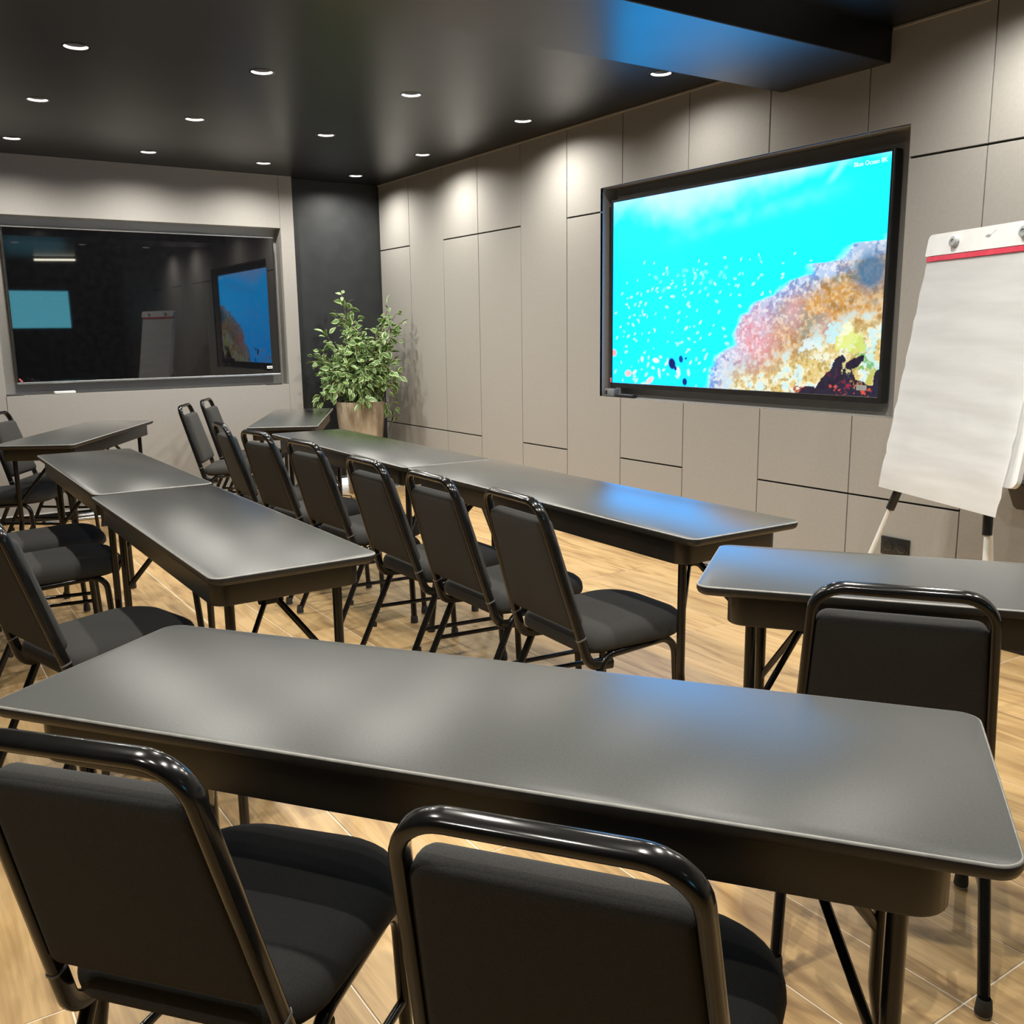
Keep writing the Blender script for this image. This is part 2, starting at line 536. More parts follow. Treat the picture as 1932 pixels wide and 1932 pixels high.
for c_ in range(len(ys) - 1):
    yh, yl = ys[c_] - G, ys[c_ + 1] + G
    zs = [ZB] + ([ZL] if lo_[c_] else []) + ([ZU] if up_[c_] else []) + [ZT]
    for z0, z1 in zip(zs, zs[1:]):
        a = z0 + (GZ if z0 > ZB else 0)
        b = z1 - (GZ if z1 < ZT else 0)
        for poly in clip_niche(yl, yh, a, b):
            bm = bmesh.new()
            prism_yz(bm, poly, XW, XW + 0.0165, 0.0007)
            link_mesh('panel', bm, M['panel'], wall_r, smooth=False)
bm = bmesh.new()
box(bm, XW - 0.012, XW + 0.02, YF, 7.70, 0, 0.021, 0.002, 1)
structure(link_mesh('baseboard_right', bm, M['apron'], smooth=False))
bm = bmesh.new()
box(bm, XW - 0.008, XW + 0.02, 3.31, 7.735, ZC - 0.012, ZC, 0.002, 1)
box(bm, XW - 0.008, XW + 0.02, YF, 2.70, ZC - 0.012, ZC, 0.002, 1)
structure(link_mesh('trim_2', bm, M['panel'], smooth=False))
bm = bmesh.new()    # folded end of the panelled wall beside the dark door
box(bm, XW, XW + 0.17, 7.737, 7.75, 0, ZC)
structure(link_mesh('trim_3', bm, M['joint'], smooth=False))

# ---- back wall with its niche
BX0, BX1 = 0.755, 2.868
XE = 2.982
bm = bmesh.new()
b0, b1 = YB + 0.016, YB + 0.17
for (x0, x1, z0, z1) in ((XL, BX0 - 0.004, 0, ZC + 0.02), (BX1 + 0.004, XE - 0.004, 0, ZC + 0.02), (BX0 - 0.004, BX1 + 0.004, 0, NZ0 - 0.004), (BX0 - 0.004, BX1 + 0.004, NZ1 + 0.004, ZC + 0.02)):
    box(bm, x0, x1, b0, b1, z0, z1)
wall_b = structure(link_mesh('wall_back', bm, M['joint'], smooth=False), 'taupe wall holding the switched-off black screen')
bm = bmesh.new()
box(bm, BX0 - 0.004, BX1 + 0.004, YB + ND, YB + 0.17, NZ0 - 0.004, NZ1 + 0.004)
box(bm, BX0 - 0.004, BX0, YB + 0.002, YB + ND, NZ0 - 0.004, NZ1 + 0.004)
box(bm, BX1, BX1 + 0.004, YB + 0.002, YB + ND, NZ0 - 0.004, NZ1 + 0.004)
box(bm, BX0, BX1, YB + 0.002, YB + ND, NZ0 - 0.004, NZ0)
box(bm, BX0, BX1, YB + 0.002, YB + ND, NZ1, NZ1 + 0.004)
link_mesh('niche_lining', bm, M['panel'], wall_b, smooth=False)
for (x0, x1, z0, z1) in ((BX1 + 0.001, XE, 0.06, ZT), (BX0 + 0.0, BX1 - 0.001, NZ1, ZT), (BX0, BX1 - 0.0, 0.06, NZ0),
                         (-0.30, BX0 - 0.003, 0.06, ZT), (-1.20, -0.304, 0.06, ZT), (-2.10, -1.204, 0.06, ZT), (XL, -2.104, 0.06, ZT)):
    bm = bmesh.new()
    box(bm, x0, x1, YB, YB + 0.017, z0, z1, 0.0012, 1)
    link_mesh('panel', bm, M['panel'], wall_b, smooth=False)
bm = bmesh.new()
box(bm, XE - 0.006, XE, YB + 0.016, 7.76, 0.02, ZT)
link_mesh('return_panel', bm, M['panel'], wall_b, smooth=False)
bm = bmesh.new()
box(bm, XL, XE, YB - 0.008, YB + 0.02, ZC - 0.012, ZC, 0.002, 1)
structure(link_mesh('trim_4', bm, M['panel'], smooth=False))
bm = bmesh.new()
box(bm, XL, XE, YB - 0.010, YB + 0.02, 0, 0.052, 0.002, 1)
box(bm, XL, XE, YB - 0.012, YB + 0.016, 0.052, 0.060, 0.001, 1, mi=1)
structure(link_mesh('baseboard_back', bm, [M['apron'], M['white_plastic']], smooth=False))

# ---- dark sliding door between the two panelled walls, a lit gap under it
bm = bmesh.new()
box(bm, XE + 0.002, XW + 0.10, 7.75, 7.79, 0.098, ZC, 0.002, 1)
d1_ = structure(link_mesh('door_1', bm, M['black_wall'], smooth=False), 'charcoal full-height door in the corner behind the potted plant')
bm = bmesh.new()
box(bm, XE + 0.002, XW + 0.10, 7.745, 7.79, 0.074, 0.097, 0.002, 1)
link_mesh('bottom_rail', bm, M['grey_plastic'], d1_, smooth=False)
bm = bmesh.new()
box(bm, XE + 0.002, XW + 0.10, 7.83, 7.86, 0.0, 0.09)
structure(link_mesh('trim_5', bm, M['gap_light'], smooth=False), 'bright light in the gap under the charcoal door')

# ---- walls out of frame
bm = bmesh.new()
box(bm, XL - 0.1, XL, YF, 7.8, 0, ZC + 0.02)
structure(link_mesh('wall_left', bm, M['dark_room'], smooth=False))
WX0, WX1, WZ0, WZ1 = 2.02, 2.96, 1.51, 2.14
bm = bmesh.new()
for (x0, x1, z0, z1) in ((XL, WX0, 0, ZC), (WX1, XW + 0.1, 0, ZC), (WX0, WX1, 0, WZ0), (WX0, WX1, WZ1, ZC)):
    box(bm, x0, x1, YF - 0.1, YF, z0, z1)
structure(link_mesh('wall_front', bm, M['dark_room'], smooth=False))
bm = bmesh.new()
box(bm, WX0, WX1, YF - 0.09, YF - 0.08, WZ0, WZ1)
win = structure(link_mesh('window_1', bm, M['blind_light'], smooth=False), 'window with horizontal blinds behind the camera')
bm = bmesh.new()
for k_ in range(21):
    z = WZ0 + 0.015 + k_ * 0.03
    box(bm, WX0, WX1, YF - 0.05, YF - 0.03, z, z + 0.004)
bl = link_mesh('blind', bm, M['grey_plastic'], win, smooth=False)


# ------------------------------------------------------------------ downlights
def make_downlight():
    t = thing('ceiling_downlight', 'x', 'ceiling light', (0, 0, ZC))
    bm = bmesh.new()   # thin black lip under the ceiling
    lathe(bm, [(0.0515, 0.0), (0.0535, -0.002), (0.060, -0.002), (0.062, 0.0)], 28)
    link_mesh('trim_ring', bm, M['steel'], t)
    bm = bmesh.new()
    lathe(bm, [(0.0515, 0.0), (0.0475, 0.011)], 28)
    link_mesh('reflector', bm, M['white_paint'], t)
    bm = bmesh.new()
    lathe(bm, [(0.0475, 0.011), (0.045, 0.013), (0.0345, 0.029), (0.0335, 0.032)], 28)
    link_mesh('baffle', bm, M['black_plastic'], t)
    bm = bmesh.new()
    lathe(bm, [(0.0335, 0.032), (0.0335, 0.033)], 24, cap1=True)
    f0 = [bm.verts.new((0.033 * math.cos(2 * math.pi * k_ / 24), 0.033 * math.sin(2 * math.pi * k_ / 24), 0.0315)) for k_ in range(24)]
    bm.faces.new(f0)
    link_mesh('lamp_disc', bm, M['emitter'], t, smooth=False)
    li = bpy.data.lights.new('lamp_light', 'SPOT')
    li.energy = LAMP_W
    li.color = LAMP_COL
    li.spot_size = R(160)
    li.spot_blend = 1.0
    li.shadow_soft_size = 0.022
    lo_ = bpy.data.objects.new('lamp_light', li)
    COL.objects.link(lo_)
    lo_.parent = t
    lo_.location = (0, 0, -0.006)
    return t
dl = make_downlight()
DL_LABELS = ['large-looking white ceiling downlight at the top left of the photo, nearest on the left',
             'second from left of the nearest visible row of ceiling downlights, above the row of chairs',
             'third from left of the nearest visible row of ceiling downlights, left of the wall',
             'downlight close to the right wall, left of the lit screen, first before the beam',
             'downlight partly cut off by the dropped ceiling beam, above the lit screen',
             'second-row downlight nearest the left edge of the photo',
             'second-row downlight above the right half of the black screen',
             'second-row downlight above the dark door beside the potted plant',
             'downlight next to the right wall, second from the far corner',
             'back-row downlight at the left edge of the photo, over the black screen',
             'back-row downlight over the middle of the black screen',
             'back-row downlight over the right end of the black screen',
             'farthest downlight, in front of the charcoal door above the plant']
def row_name(y):
    return 'in the row over the middle tables' if y > 3 else ('in the row over the foreground table' if y > 1.5 else 'in the row behind the camera')
def col_name(x):
    return ['added to brighten the left floor', 'left column', 'second column', 'third column', 'fourth column', 'right wall column'][min(5, max(0, int(round((x + 0.80) / 0.845))))]
for i, (x, y) in enumerate(ALL):
    lab = DL_LABELS[i] if i < len(DL_LABELS) else 'ceiling downlight out of frame, %s, %s' % (row_name(y), col_name(x))
    g = 'recessed ceiling downlights' if i < len(DL_LABELS) else 'ceiling downlights out of frame'
    if i == 0:
        dl.location = (x, y, ZC); dl['label'] = lab; dl['group'] = g
    else:
        d_ = dup(dl, (x, y, ZC), 0, lab, g)
        if i == 4:                               # this lamp is visibly weaker in the photograph
            for c in d_.children:
                if c.type == 'LIGHT':
                    c.data = c.data.copy(); c.data.energy = LAMP_W * 0.5

# fluorescent fitting behind the camera, mirrored in the black screen
t = thing('tube_lamp', 'slim fluorescent ceiling lamp behind the camera, mirrored in the black screen', 'ceiling light', (2.56, -1.5, ZC), R(20))
bm = bmesh.new(); box(bm, -0.32, 0.32, -0.03, 0.03, -0.03, 0.0, 0.004, 1)
link_mesh('housing', bm, M['black_plastic'], t)
bm = bmesh.new(); sweep(bm, [(-0.30, 0, -0.045), (0.30, 0, -0.045)], 0.013, n=10)
link_mesh('tube', bm, M['tube_light'], t)


# ------------------------------------------------------------------ screens
def hom(v):
    return v
SY0, SY1, SZ0, SZ1 = 2.705, 4.620, 1.016, 2.101     # lit picture rectangle
XS = 3.85
GW, GH = 560, 318
rng = np.random.default_rng(3)


def vnoise(w, h, fx, fy, oct_=4, seed=0):
    rg = np.random.default_rng(seed)
    out = np.zeros((h, w)); amp = 1.0; tot = 0
    for o in range(oct_):
        nx, ny = int(fx * 2 ** o) + 2, int(fy * 2 ** o) + 2
        g = rg.random((ny + 1, nx + 1))
        xs = np.linspace(0, nx - 1e-3, w); yy = np.linspace(0, ny - 1e-3, h)
        xi, yi = xs.astype(int), yy.astype(int)
        xf, yf = xs - xi, yy - yi
        xf = xf * xf * (3 - 2 * xf); yf = (yf * yf * (3 - 2 * yf))[:, None]
        a = g[yi][:, xi] * (1 - xf) + g[yi][:, xi + 1] * xf
        b = g[yi + 1][:, xi] * (1 - xf) + g[yi + 1][:, xi + 1] * xf
        out += amp * (a * (1 - yf) + b * yf); tot += amp; amp *= 0.55
    return out / tot


U, V = np.meshgrid((np.arange(GW) + 0.5) / GW, (np.arange(GH) + 0.5) / GH)     # u left to right as seen, v upwards
def lin(c):
    c = np.array(c, float) / 255
    return np.where(c <= 0.04045, c / 12.92, ((c + 0.055) / 1.055) ** 2.4)
def mixc(img, col, a):
    return img * (1 - a[..., None]) + np.array(col) * a[..., None]
def sm(x, a, b):
    t_ = np.clip((x - a) / (b - a), 0, 1)
    return t_ * t_ * (3 - 2 * t_)
water = np.zeros((GH, GW, 3))
deep, shal = np.array((0.0, 1.12, 3.6)), np.array((0.012, 1.7, 4.2))
wv = np.clip(0.25 + 0.9 * V + 0.25 * (vnoise(GW, GH, 4, 3, 3, 5) - 0.5), 0, 1)
water = deep * (1 - wv[..., None]) + shal * wv[..., None]
# hazy bright surface glow slanting from the top left
gl = sm(V + 0.10 * (vnoise(GW, GH, 7, 4, 4, 8) - 0.5) * 2, 0.775 + 0.34 * np.abs(U - 0.34) ** 1.1, 1.05 + 0.05 * U)
water = mixc(water, (0.80, 1.35, 2.7), gl * 1.0)
band = np.exp(-((V - (0.80 + 0.22 * (U - 0.45))) / 0.035) ** 2) * sm(U, 0.2, 0.4) * (1 - sm(U, 0.75, 0.95))
water = mixc(water, (0.20, 1.2, 2.8), band * 0.7 * vnoise(GW, GH, 20, 10, 3, 9))
streak = np.exp(-((U - 0.855 - 0.5 * (V - 0.97)) / 0.012) ** 2) * sm(V, 0.90, 0.95)
water = mixc(water, (0.35, 1.2, 2.7), streak * 0.8)
img = water
# small pale fish scattered through the open water
REEF = [(0.429, 0.0), (0.435, 0.092), (0.461, 0.165), (0.522, 0.219), (0.533, 0.297), (0.564, 0.364), (0.601, 0.421), (0.662, 0.458),
        (0.702, 0.511), (0.742, 0.523), (0.776, 0.535), (0.785, 0.581), (0.824, 0.576), (0.865, 0.593), (0.889, 0.642), (0.919, 0.667), (0.968, 0.662), (1.01, 0.655)]
ru = np.array([q[0] for q in REEF]); rv = np.array([q[1] for q in REEF])
WARP = [0.0, 0.0]
def blob(img, u, v, a, b, ang, col, al=1.0, soft=0.25):
    du, dv = (U + WARP[0] - u) * 1.77, V + WARP[1] - v
    ca, sa = math.cos(ang), math.sin(ang)
    x_ = (du * ca + dv * sa) / a; y_ = (-du * sa + dv * ca) / b
    d = np.sqrt(x_ * x_ + y_ * y_)
    return mixc(img, col, al * (1 - sm(d, 1 - soft, 1 + soft)))
n_f = 0
while n_f < 170:
    u, v = rng.random() * 0.80, rng.random() ** 0.8 * 0.66
    edge = np.interp(v, rv, ru) if v < 0.66 else 1
    if u > edge - 0.01 or rng.random() < 0.35 * max(0, (v - 0.45) / 0.2): continue
    s = 0.004 + 0.007 * rng.random() * (1.25 - v)
    img = blob(img, u, v, s * 1.4, s * 0.75, rng.normal(0.3, 0.7), (0.70, 1.20, 2.4), 0.60 + 0.4 * rng.random(), 0.4)
    n_f += 1
for k_ in range(26):
    u = 0.20 + 0.3 * rng.random(); v = 0.50 + 0.10 * rng.random()
    img = blob(img, u, v, 0.012, 0.008, rng.normal(0.3, 0.5), (0.30, 1.15, 2.6), 0.6, 0.5)
for (u, v, a, b, an, c_) in ((0.079, 0.058, .028, .018, .05, (1.0, .62, .60)), (0.110, 0.066, .020, .010, .5, (.9, .85, 1.1)), (0.182, 0.024, .034, .016, .5, (1.0, .72, .74)),
                            (0.006, 0.171, .026, .020, .0, (1.0, .50, .48)), (0.209, 0.134, .026, .013, -.15, (1.0, .95, 1.1)), (0.145, 0.140, .012, .016, 0, (.8, 1.0, 1.6)),
                            (0.225, 0.066, .010, .028, .25, (.75, .85, 1.4)), (0.309, 0.078, .014, .026, .3, (.9, .9, 1.3)), (0.352, 0.075, .010, .02, .2, (.7, 1.0, 1.6)),
                            (0.281, 0.119, .026, .032, .5, (0.0, .012, .16)), (0.319, 0.144, .016, .020, .3, (0.0, .07, .33)), (0.337, 0.026, .018, .020, .3, (0.0, .03, .22)),
                            (0.296, 0.095, .010, .012, .3, (0.0, .02, .2)), (0.34, 0.148, .010, .006, .2, (0, .1, .4))):
    img = blob(img, u, v, a, b, an, c_)
# the coral slope
nb = vnoise(GW, GH, 16, 10, 4, 1)
edge_u = np.interp(V, rv, ru)
d_in = U - edge_u + 0.06 * (nb - 0.5)
d_in = np.where(V > 0.60, np.minimum(d_in, (0.668 - V) * 1.2 + 0.05 * (nb - 0.5)), d_in)
mask = sm(d_in, -0.012, 0.02)
fine = vnoise(GW, GH, 110, 66, 3, 2); mid = vnoise(GW, GH, 44, 27, 4, 4); big = vnoise(GW, GH, 9, 7, 4, 6); fine2 = vnoise(GW, GH, 150, 90, 2, 12)
st = lambda q, g: np.clip((q - 0.5) * g + 0.5, 0, 1)
fine, mid, big, fine2 = st(fine, 2.6), st(mid, 2.6), st(big, 2.6), st(fine2, 2.0)
pale, blue_s, pink, orange, teal, cream, ochre = (lin(c) for c in ((190, 214, 246), (98, 146, 214), (244, 176, 186), (216, 160, 84), (96, 148, 146), (252, 250, 218), (232, 200, 112)))
reef = np.broadcast_to(pale, (GH, GW, 3)).copy()
reef = mixc(reef, blue_s, sm(mid, 0.45, 0.85) * 0.8)
reef = mixc(reef, lin((244, 246, 255)), sm(fine, 0.55, 0.9) * 0.8)
up_a = sm(d_in + 0.05 * (mid - 0.5), 0.05, 0.19)
body = np.broadcast_to(orange, (GH, GW, 3)).copy()
body = mixc(body, teal, sm(big, 0.45, 0.8) * 0.6)
body = mixc(body, lin((250, 212, 150)), sm(fine, 0.45, 0.95) * 0.75)
body = mixc(body, lin((140, 108, 62)), sm(mid, 0.5, 0.95) * 0.55)
body = mixc(body, lin((210, 216, 210)), sm(fine2, 0.6, 1.0) * 0.35)
reef = mixc(reef, body, up_a)
pk = np.exp(-(((U - 0.60) / 0.085) ** 2 + ((V - 0.25) / 0.16) ** 2)) + 0.7 * np.exp(-(((U - 0.735) / 0.035) ** 2 + ((V - 0.37) / 0.08) ** 2)) + 0.5 * np.exp(-(((U - 0.83) / 0.03) ** 2 + ((V - 0.28) / 0.08) ** 2))
pkc = mixc(np.broadcast_to(pink, (GH, GW, 3)), lin((255, 226, 234)), sm(fine, 0.4, 0.9))
pkc = mixc(pkc, lin((214, 138, 140)), sm(fine2, 0.55, 0.95) * 0.6)
reef = mixc(reef, pkc, np.clip(pk * 1.1, 0, 1) * (0.6 + 0.4 * mid))
lowc = (1 - sm(V - 0.24 * np.clip((U - 0.62) / 0.3, 0, 1) + 0.08 * (mid - 0.5), 0.03, 0.16)) * sm(U, 0.45, 0.56)
low = np.broadcast_to(cream, (GH, GW, 3)).copy()
low = mixc(low, ochre, sm(mid, 0.4, 0.9) * 0.85); low = mixc(low, lin((170, 140, 66)), sm(fine, 0.6, 1.0) * 0.65); low = mixc(low, lin((210, 246, 252)), (1 - sm(mid, 0.1, 0.5)) * 0.8)
reef = mixc(reef, low, lowc)
nv = np.exp(-(((U - 0.962) / 0.04) ** 2 + ((V - 0.53) / 0.075) ** 2))
reef = mixc(reef, lin((50, 120, 165)), np.clip(nv * 1.6, 0, 1) * 0.85)
img = mixc(img, reef, mask)
WARP = [0.030 * (mid - 0.5) + 0.012 * (fine - 0.5), 0.055 * (vnoise(GW, GH, 40, 26, 4, 31) - 0.5) * 2 + 0.02 * (fine2 - 0.5)]
for (u, v, a, b, an, c_) in ((0.905, 0.250, .052, .052, .2, lin((236, 246, 140))), (0.895, 0.275, .030, .026, .1, lin((255, 255, 222))), (0.94, 0.225, .028, .03, .4, lin((214, 232, 110))),
                            (0.860, 0.262, .022, .036, .1, lin((205, 246, 250))), (0.790, 0.205, .036, .028, .2, lin((232, 250, 252))), (0.83, 0.165, .038, .020, .3, lin((246, 250, 226))),
                            (0.985, 0.20, .020, .05, 0, lin((206, 246, 240))), (0.962, 0.155, .026, .035, .2, lin((120, 190, 110))), (0.975, 0.09, .026, .04, .1, lin((200, 200, 96)))):
    img = blob(img, u, v, a, b, an, c_, 0.92)
# dark foreground silhouette at the lower right
DK = [(0.740, -0.01), (0.781, 0.033), (0.815, 0.030), (0.831, 0.076), (0.862, 0.117), (0.868, 0.164), (0.892, 0.178), (0.905, 0.150), (0.928, 0.170), (0.953, 0.186), (0.952, 0.150),
      (0.925, 0.119), (0.931, 0.081), (0.958, 0.058), (0.986, 0.050), (0.990, 0.110), (1.01, 0.12), (1.01, -0.01)]
ins = np.zeros((GH, GW), bool)
Uj = U + 0.006 * (fine - 0.5); Vj = V + 0.012 * (mid - 0.5)
for (x1, y1), (x2, y2) in zip(DK, DK[1:] + DK[:1]):
    c_ = ((y1 > Vj) != (y2 > Vj))
    with np.errstate(divide='ignore', invalid='ignore'):
        xi = (x2 - x1) * (Vj - y1) / ((y2 - y1) if y2 != y1 else 1e-9) + x1
    ins ^= (c_ & (Uj < xi))
img = mixc(img, lin((30, 20, 52)), ins.astype(float) * 0.98)
for (u, v, a, b, an, c_) in ((0.955, 0.018, .026, .016, -.1, (235, 96, 70)), (0.878, 0.010, .022, .010, .3, (226, 90, 80)), (0.868, 0.085, .008, .032, .1, (120, 34, 70)), (0.900, 0.040, .012, .016, .6, (170, 50, 70)),
                            (0.760, 0.012, .035, .010, .1, (176, 50, 56)), (0.905, 0.128, .014, .018, .2, (232, 224, 160)), (0.925, 0.066, .03, .006, -.1, (200, 140, 90))):
    img = blob(img, u, v, a, b, an, lin(c_), 0.9)

tv = thing('wall_screen', 'large lit wall screen showing turquoise sea and a coral reef', 'screen', (XS, (SY0 + SY1) / 2, SZ0))
oy, oz = (SY0 + SY1) / 2, SZ0
xs_ = SY1 - (np.arange(GW + 1) / GW) * (SY1 - SY0) - oy
zs_ = np.arange(GH + 1) / GH * (SZ1 - SZ0)
XX, ZZ = np.meshgrid(xs_, zs_)
verts = np.stack([np.full(XX.size, 0.002), XX.ravel(), ZZ.ravel()], 1)
ii, jj = np.meshgrid(np.arange(GW), np.arange(GH))
a = (jj * (GW + 1) + ii).ravel()
quads = np.stack([a, a + GW + 1, a + GW + 2, a + 1], 1)
me = bpy.data.meshes.new('picture')
me.vertices.add(len(verts)); me.vertices.foreach_set('co', verts.astype(np.float32).ravel())
me.loops.add(quads.size); me.loops.foreach_set('vertex_index', quads.astype(np.int32).ravel())
me.polygons.add(len(quads)); me.polygons.foreach_set('loop_start', np.arange(0, quads.size, 4, dtype=np.int32))
me.polygons.foreach_set('loop_total', np.full(len(quads), 4, np.int32))
me.update()
ca_ = me.color_attributes.new('picture', 'FLOAT_COLOR', 'POINT')
pad = np.zeros((GH + 1, GW + 1, 4)); pad[..., 3] = 1
pad[:-1, :-1, :3] = img; pad[-1, :-1, :3] = img[-1]; pad[:, -1, :3] = pad[:, -2, :3]
ca_.data.foreach_set('color', pad.astype(np.float32).ravel())
me.materials.append(M['picture'])
po = bpy.data.objects.new('picture', me); COL.objects.link(po); po.parent = tv
po['label'] = 'lit picture of a coral reef with fish'
w2 = (SY1 - SY0) / 2
bm = bmesh.new()
bz = 0.014
box(bm, -0.004, 0.06, w2, w2 + bz, -0.030, SZ1 - SZ0 + bz, 0.002, 1)
box(bm, -0.004, 0.06, -w2 - bz, -w2, -0.030, SZ1 - SZ0 + bz, 0.002, 1)
box(bm, -0.004, 0.06, -w2, w2, SZ1 - SZ0, SZ1 - SZ0 + bz, 0.002, 1)
box(bm, -0.004, 0.06, -w2, w2, -0.030, 0.0, 0.002, 1)
box(bm, 0.004, 0.06, -w2, w2, 0, SZ1 - SZ0)
link_mesh('bezel', bm, M['black_plastic'], tv, smooth=False)
bm = bmesh.new(); box(bm, -0.003, 0.001, -w2 + 0.062, -w2 + 0.118, 0.028, 0.052, 0.001, 1)
link_mesh('sticker', bm, M['grey_knob'], tv, smooth=False)['label'] = 'small grey label sticker in the lower right corner'
bm = bmesh.new(); box(bm, -0.007, -0.003, w2 + 0.001, w2 + 0.013, 0.0, 0.030, 0.001, 1)
link_mesh('corner_sticker', bm, M['red_sticker'], tv, smooth=False)['label'] = 'small red sticker on the lower left bezel'


def text_mesh(name, body, size, mat, parent, mw, extrude=0.0004, italic=0.0):
    tcu = bpy.data.curves.new(name, 'FONT')
    tcu.body = body; tcu.size = size; tcu.extrude = extrude; tcu.shear = italic
    to = bpy.data.objects.new(name, tcu); COL.objects.link(to)
    bpy.context.view_layer.update()
    m_ = bpy.data.meshes.new_from_object(to.evaluated_get(bpy.context.evaluated_depsgraph_get()))
    bpy.data.objects.remove(to)
    m_.materials.clear(); m_.materials.append(mat); m_.name = name
    o = bpy.data.objects.new(name, m_); COL.objects.link(o)
    o.parent = parent; o.matrix_local = mw
    return o
# text runs towards -Y, up is +Z, faces -X
mw = Matrix(((0, 0, -1, -0.0005), (-1, 0, 0, -w2 + 0.197), (0, 1, 0, SZ1 - SZ0 - 0.040), (0, 0, 0, 1)))
text_mesh('caption', 'Blue Ocean 8K', 0.029, M['caption'], tv, mw)['label'] = 'pale caption in the upper right corner'

# black, switched-off screen in the back wall
TX0, TX1, TZ0, TZ1 = 0.846, 2.797, 1.024, 2.108
bt = thing('wall_screen', 'large black glossy switched-off wall screen in the back wall niche, mirroring the room', 'screen', ((TX0 + TX1) / 2, 7.67, TZ0))
w2 = (TX1 - TX0) / 2; hh = TZ1 - TZ0
bm = bmesh.new(); box(bm, -w2, w2, 0.0, 0.004, 0.0, hh)
link_mesh('display_glass', bm, M['tv_glass'], bt, smooth=False)
bm = bmesh.new()
box(bm, -w2 - 0.009, w2 + 0.009, -0.004, 0.06, -0.014, -0.0005, 0.002, 1)
link_mesh('metal_rim', bm, M['silver'], bt, smooth=False)['label'] = 'silver lower rim'
bm = bmesh.new()
box(bm, -w2 - 0.009, w2 + 0.009, -0.004, 0.06, hh + 0.0005, hh + 0.009, 0.002, 1)
link_mesh('metal_rim', bm, M['silver'], bt, smooth=False)['label'] = 'silver upper rim'
bm = bmesh.new()
box(bm, -w2 - 0.009, -w2 - 0.0005, -0.004, 0.06, 0, hh, 0.002, 1)
box(bm, w2 + 0.0005, w2 + 0.009, -0.004, 0.06, 0, hh, 0.002, 1)
box(bm, -w2, w2, 0.006, 0.06, 0, hh)
link_mesh('casing', bm, M['black_plastic'], bt, smooth=False)
bm = bmesh.new(); box(bm, w2 - 0.105, w2 - 0.058, -0.002, 0.001, 0.040, 0.062, 0.001, 1)
link_mesh('sticker', bm, M['white_plastic'], bt, smooth=False)['label'] = 'small white label sticker in the lower right corner'
bm = bmesh.new(); box(bm, w2 - 0.098, w2 - 0.065, -0.0026, -0.001, 0.048, 0.054)
link_mesh('sticker_print', bm, M['logo'], bt, smooth=False)
bm = bmesh.new()
for k_ in range(3):
    box(bm, -w2 + 0.004 + 0.007 * k_, -w2 + 0.013 + 0.007 * k_, -0.006, -0.0, 0.016 - 0.008 * k_, 0.028 - 0.008 * k_, 0.001, 1)
link_mesh('corner_sticker', bm, M['red_sticker'], bt, smooth=False)['label'] = 'torn red sticker on the lower left corner'

# small things on the two niche ledges
bm = bmesh.new()
stack(bm, [[(x, y, z) for x, y in inset_outline(round_rect(-0.075, 0.075, -0.018, 0.018, 0.014, 4), d_)] for d_, z in ((0.004, 0.0), (0, 0.004), (0, 0.016), (0.005, 0.021))])
o = tag(link_mesh('eraser', bm, M['white_plastic']), 'white eraser lying on the ledge below the black screen', 'eraser'); o.location = (1.144, 7.673, NZ0)
for (x, rz, lab) in ((2.74, 0.03, 'black marker pen lying at the right end of the black screen ledge'), (0.80, 0.1, 'black marker pen lying at the left end of the black screen ledge')):
    mk = thing('marker_pen', lab, 'pen', (x, 7.672, NZ0 + 0.0065), rz, 'marker pens on the ledge')
    bm = bmesh.new(); sweep(bm, [(-0.065, 0, 0), (0.03, 0, 0)], 0.0062, n=8); link_mesh('barrel', bm, M['black_plastic'], mk)
    bm = bmesh.new(); sweep(bm, [(0.03, 0, 0), (0.07, 0, 0), (0.074, 0, 0)], 0.0065, n=8); link_mesh('cap', bm, M['black_plastic'], mk)
sb = thing('sensor_box', 'small grey box with a dark lens, at the lit screen\'s lower left corner', 'device', (XW + 0.035, 4.607, NZ0))
bm = bmesh.new(); box(bm, -0.02, 0.02, -0.045, 0.045, 0.0, 0.048, 0.004, 2); link_mesh('housing', bm, M['grey_plastic'], sb)
bm = bmesh.new(); stack(bm, [[(-0.0205 - dx, 0.028 + y, 0.026 + z) for y, z in round_rect(-0.008, 0.008, -0.014, 0.014, 0.0078, 4)] for dx in (0, 0.002)]); link_mesh('lens', bm, M['black_plastic'], sb)
rc = thing('remote_control', 'black remote control lying on the ledge under the lit screen', 'remote control', (XW + 0.025, 4.46, NZ0))
bm = bmesh.new(); box(bm, -0.020, 0.020, -0.085, 0.085, 0.0, 0.018, 0.005, 2); link_mesh('case', bm, M['black_plastic'], rc)
bm = bmesh.new()
for k_ in range(5):
    for q in (-0.009, 0.009): box(bm, q - 0.005, q + 0.005, -0.06 + k_ * 0.025, -0.045 + k_ * 0.025, 0.0175, 0.0195)
link_mesh('buttons', bm, M['grey_plastic'], rc)

# double socket and the black holder on the right wall
so = thing('wall_socket', 'black double power socket low on the right wall behind the flipchart legs', 'socket', (XW, 2.528, 0.345))
bm = bmesh.new(); box(bm, -0.010, 0.0, -0.073, 0.073, -0.042, 0.042, 0.003, 2); link_mesh('plate', bm, M['black_plastic'], so)
for s in (-1, 1):
    bm = bmesh.new(); lathe(bm, [(0.0, 0.0), (0.020, 0.0), (0.022, 0.003), (0.024, 0.0035)], 18)
    bmesh.ops.rotate(bm, verts=bm.verts[:], cent=(0, 0, 0), matrix=Matrix.Rotation(R(-90), 3, 'Y'))
    bmesh.ops.translate(bm, verts=bm.verts[:], vec=(-0.0095, s * 0.034, 0.0))
    link_mesh('socket_face', bm, M['rubber'], so)
hb = thing('wall_holder', 'black tapered holder on the right wall, right of the flipchart', 'holder', (XW, 1.915, 0.61))
bm = bmesh.new()
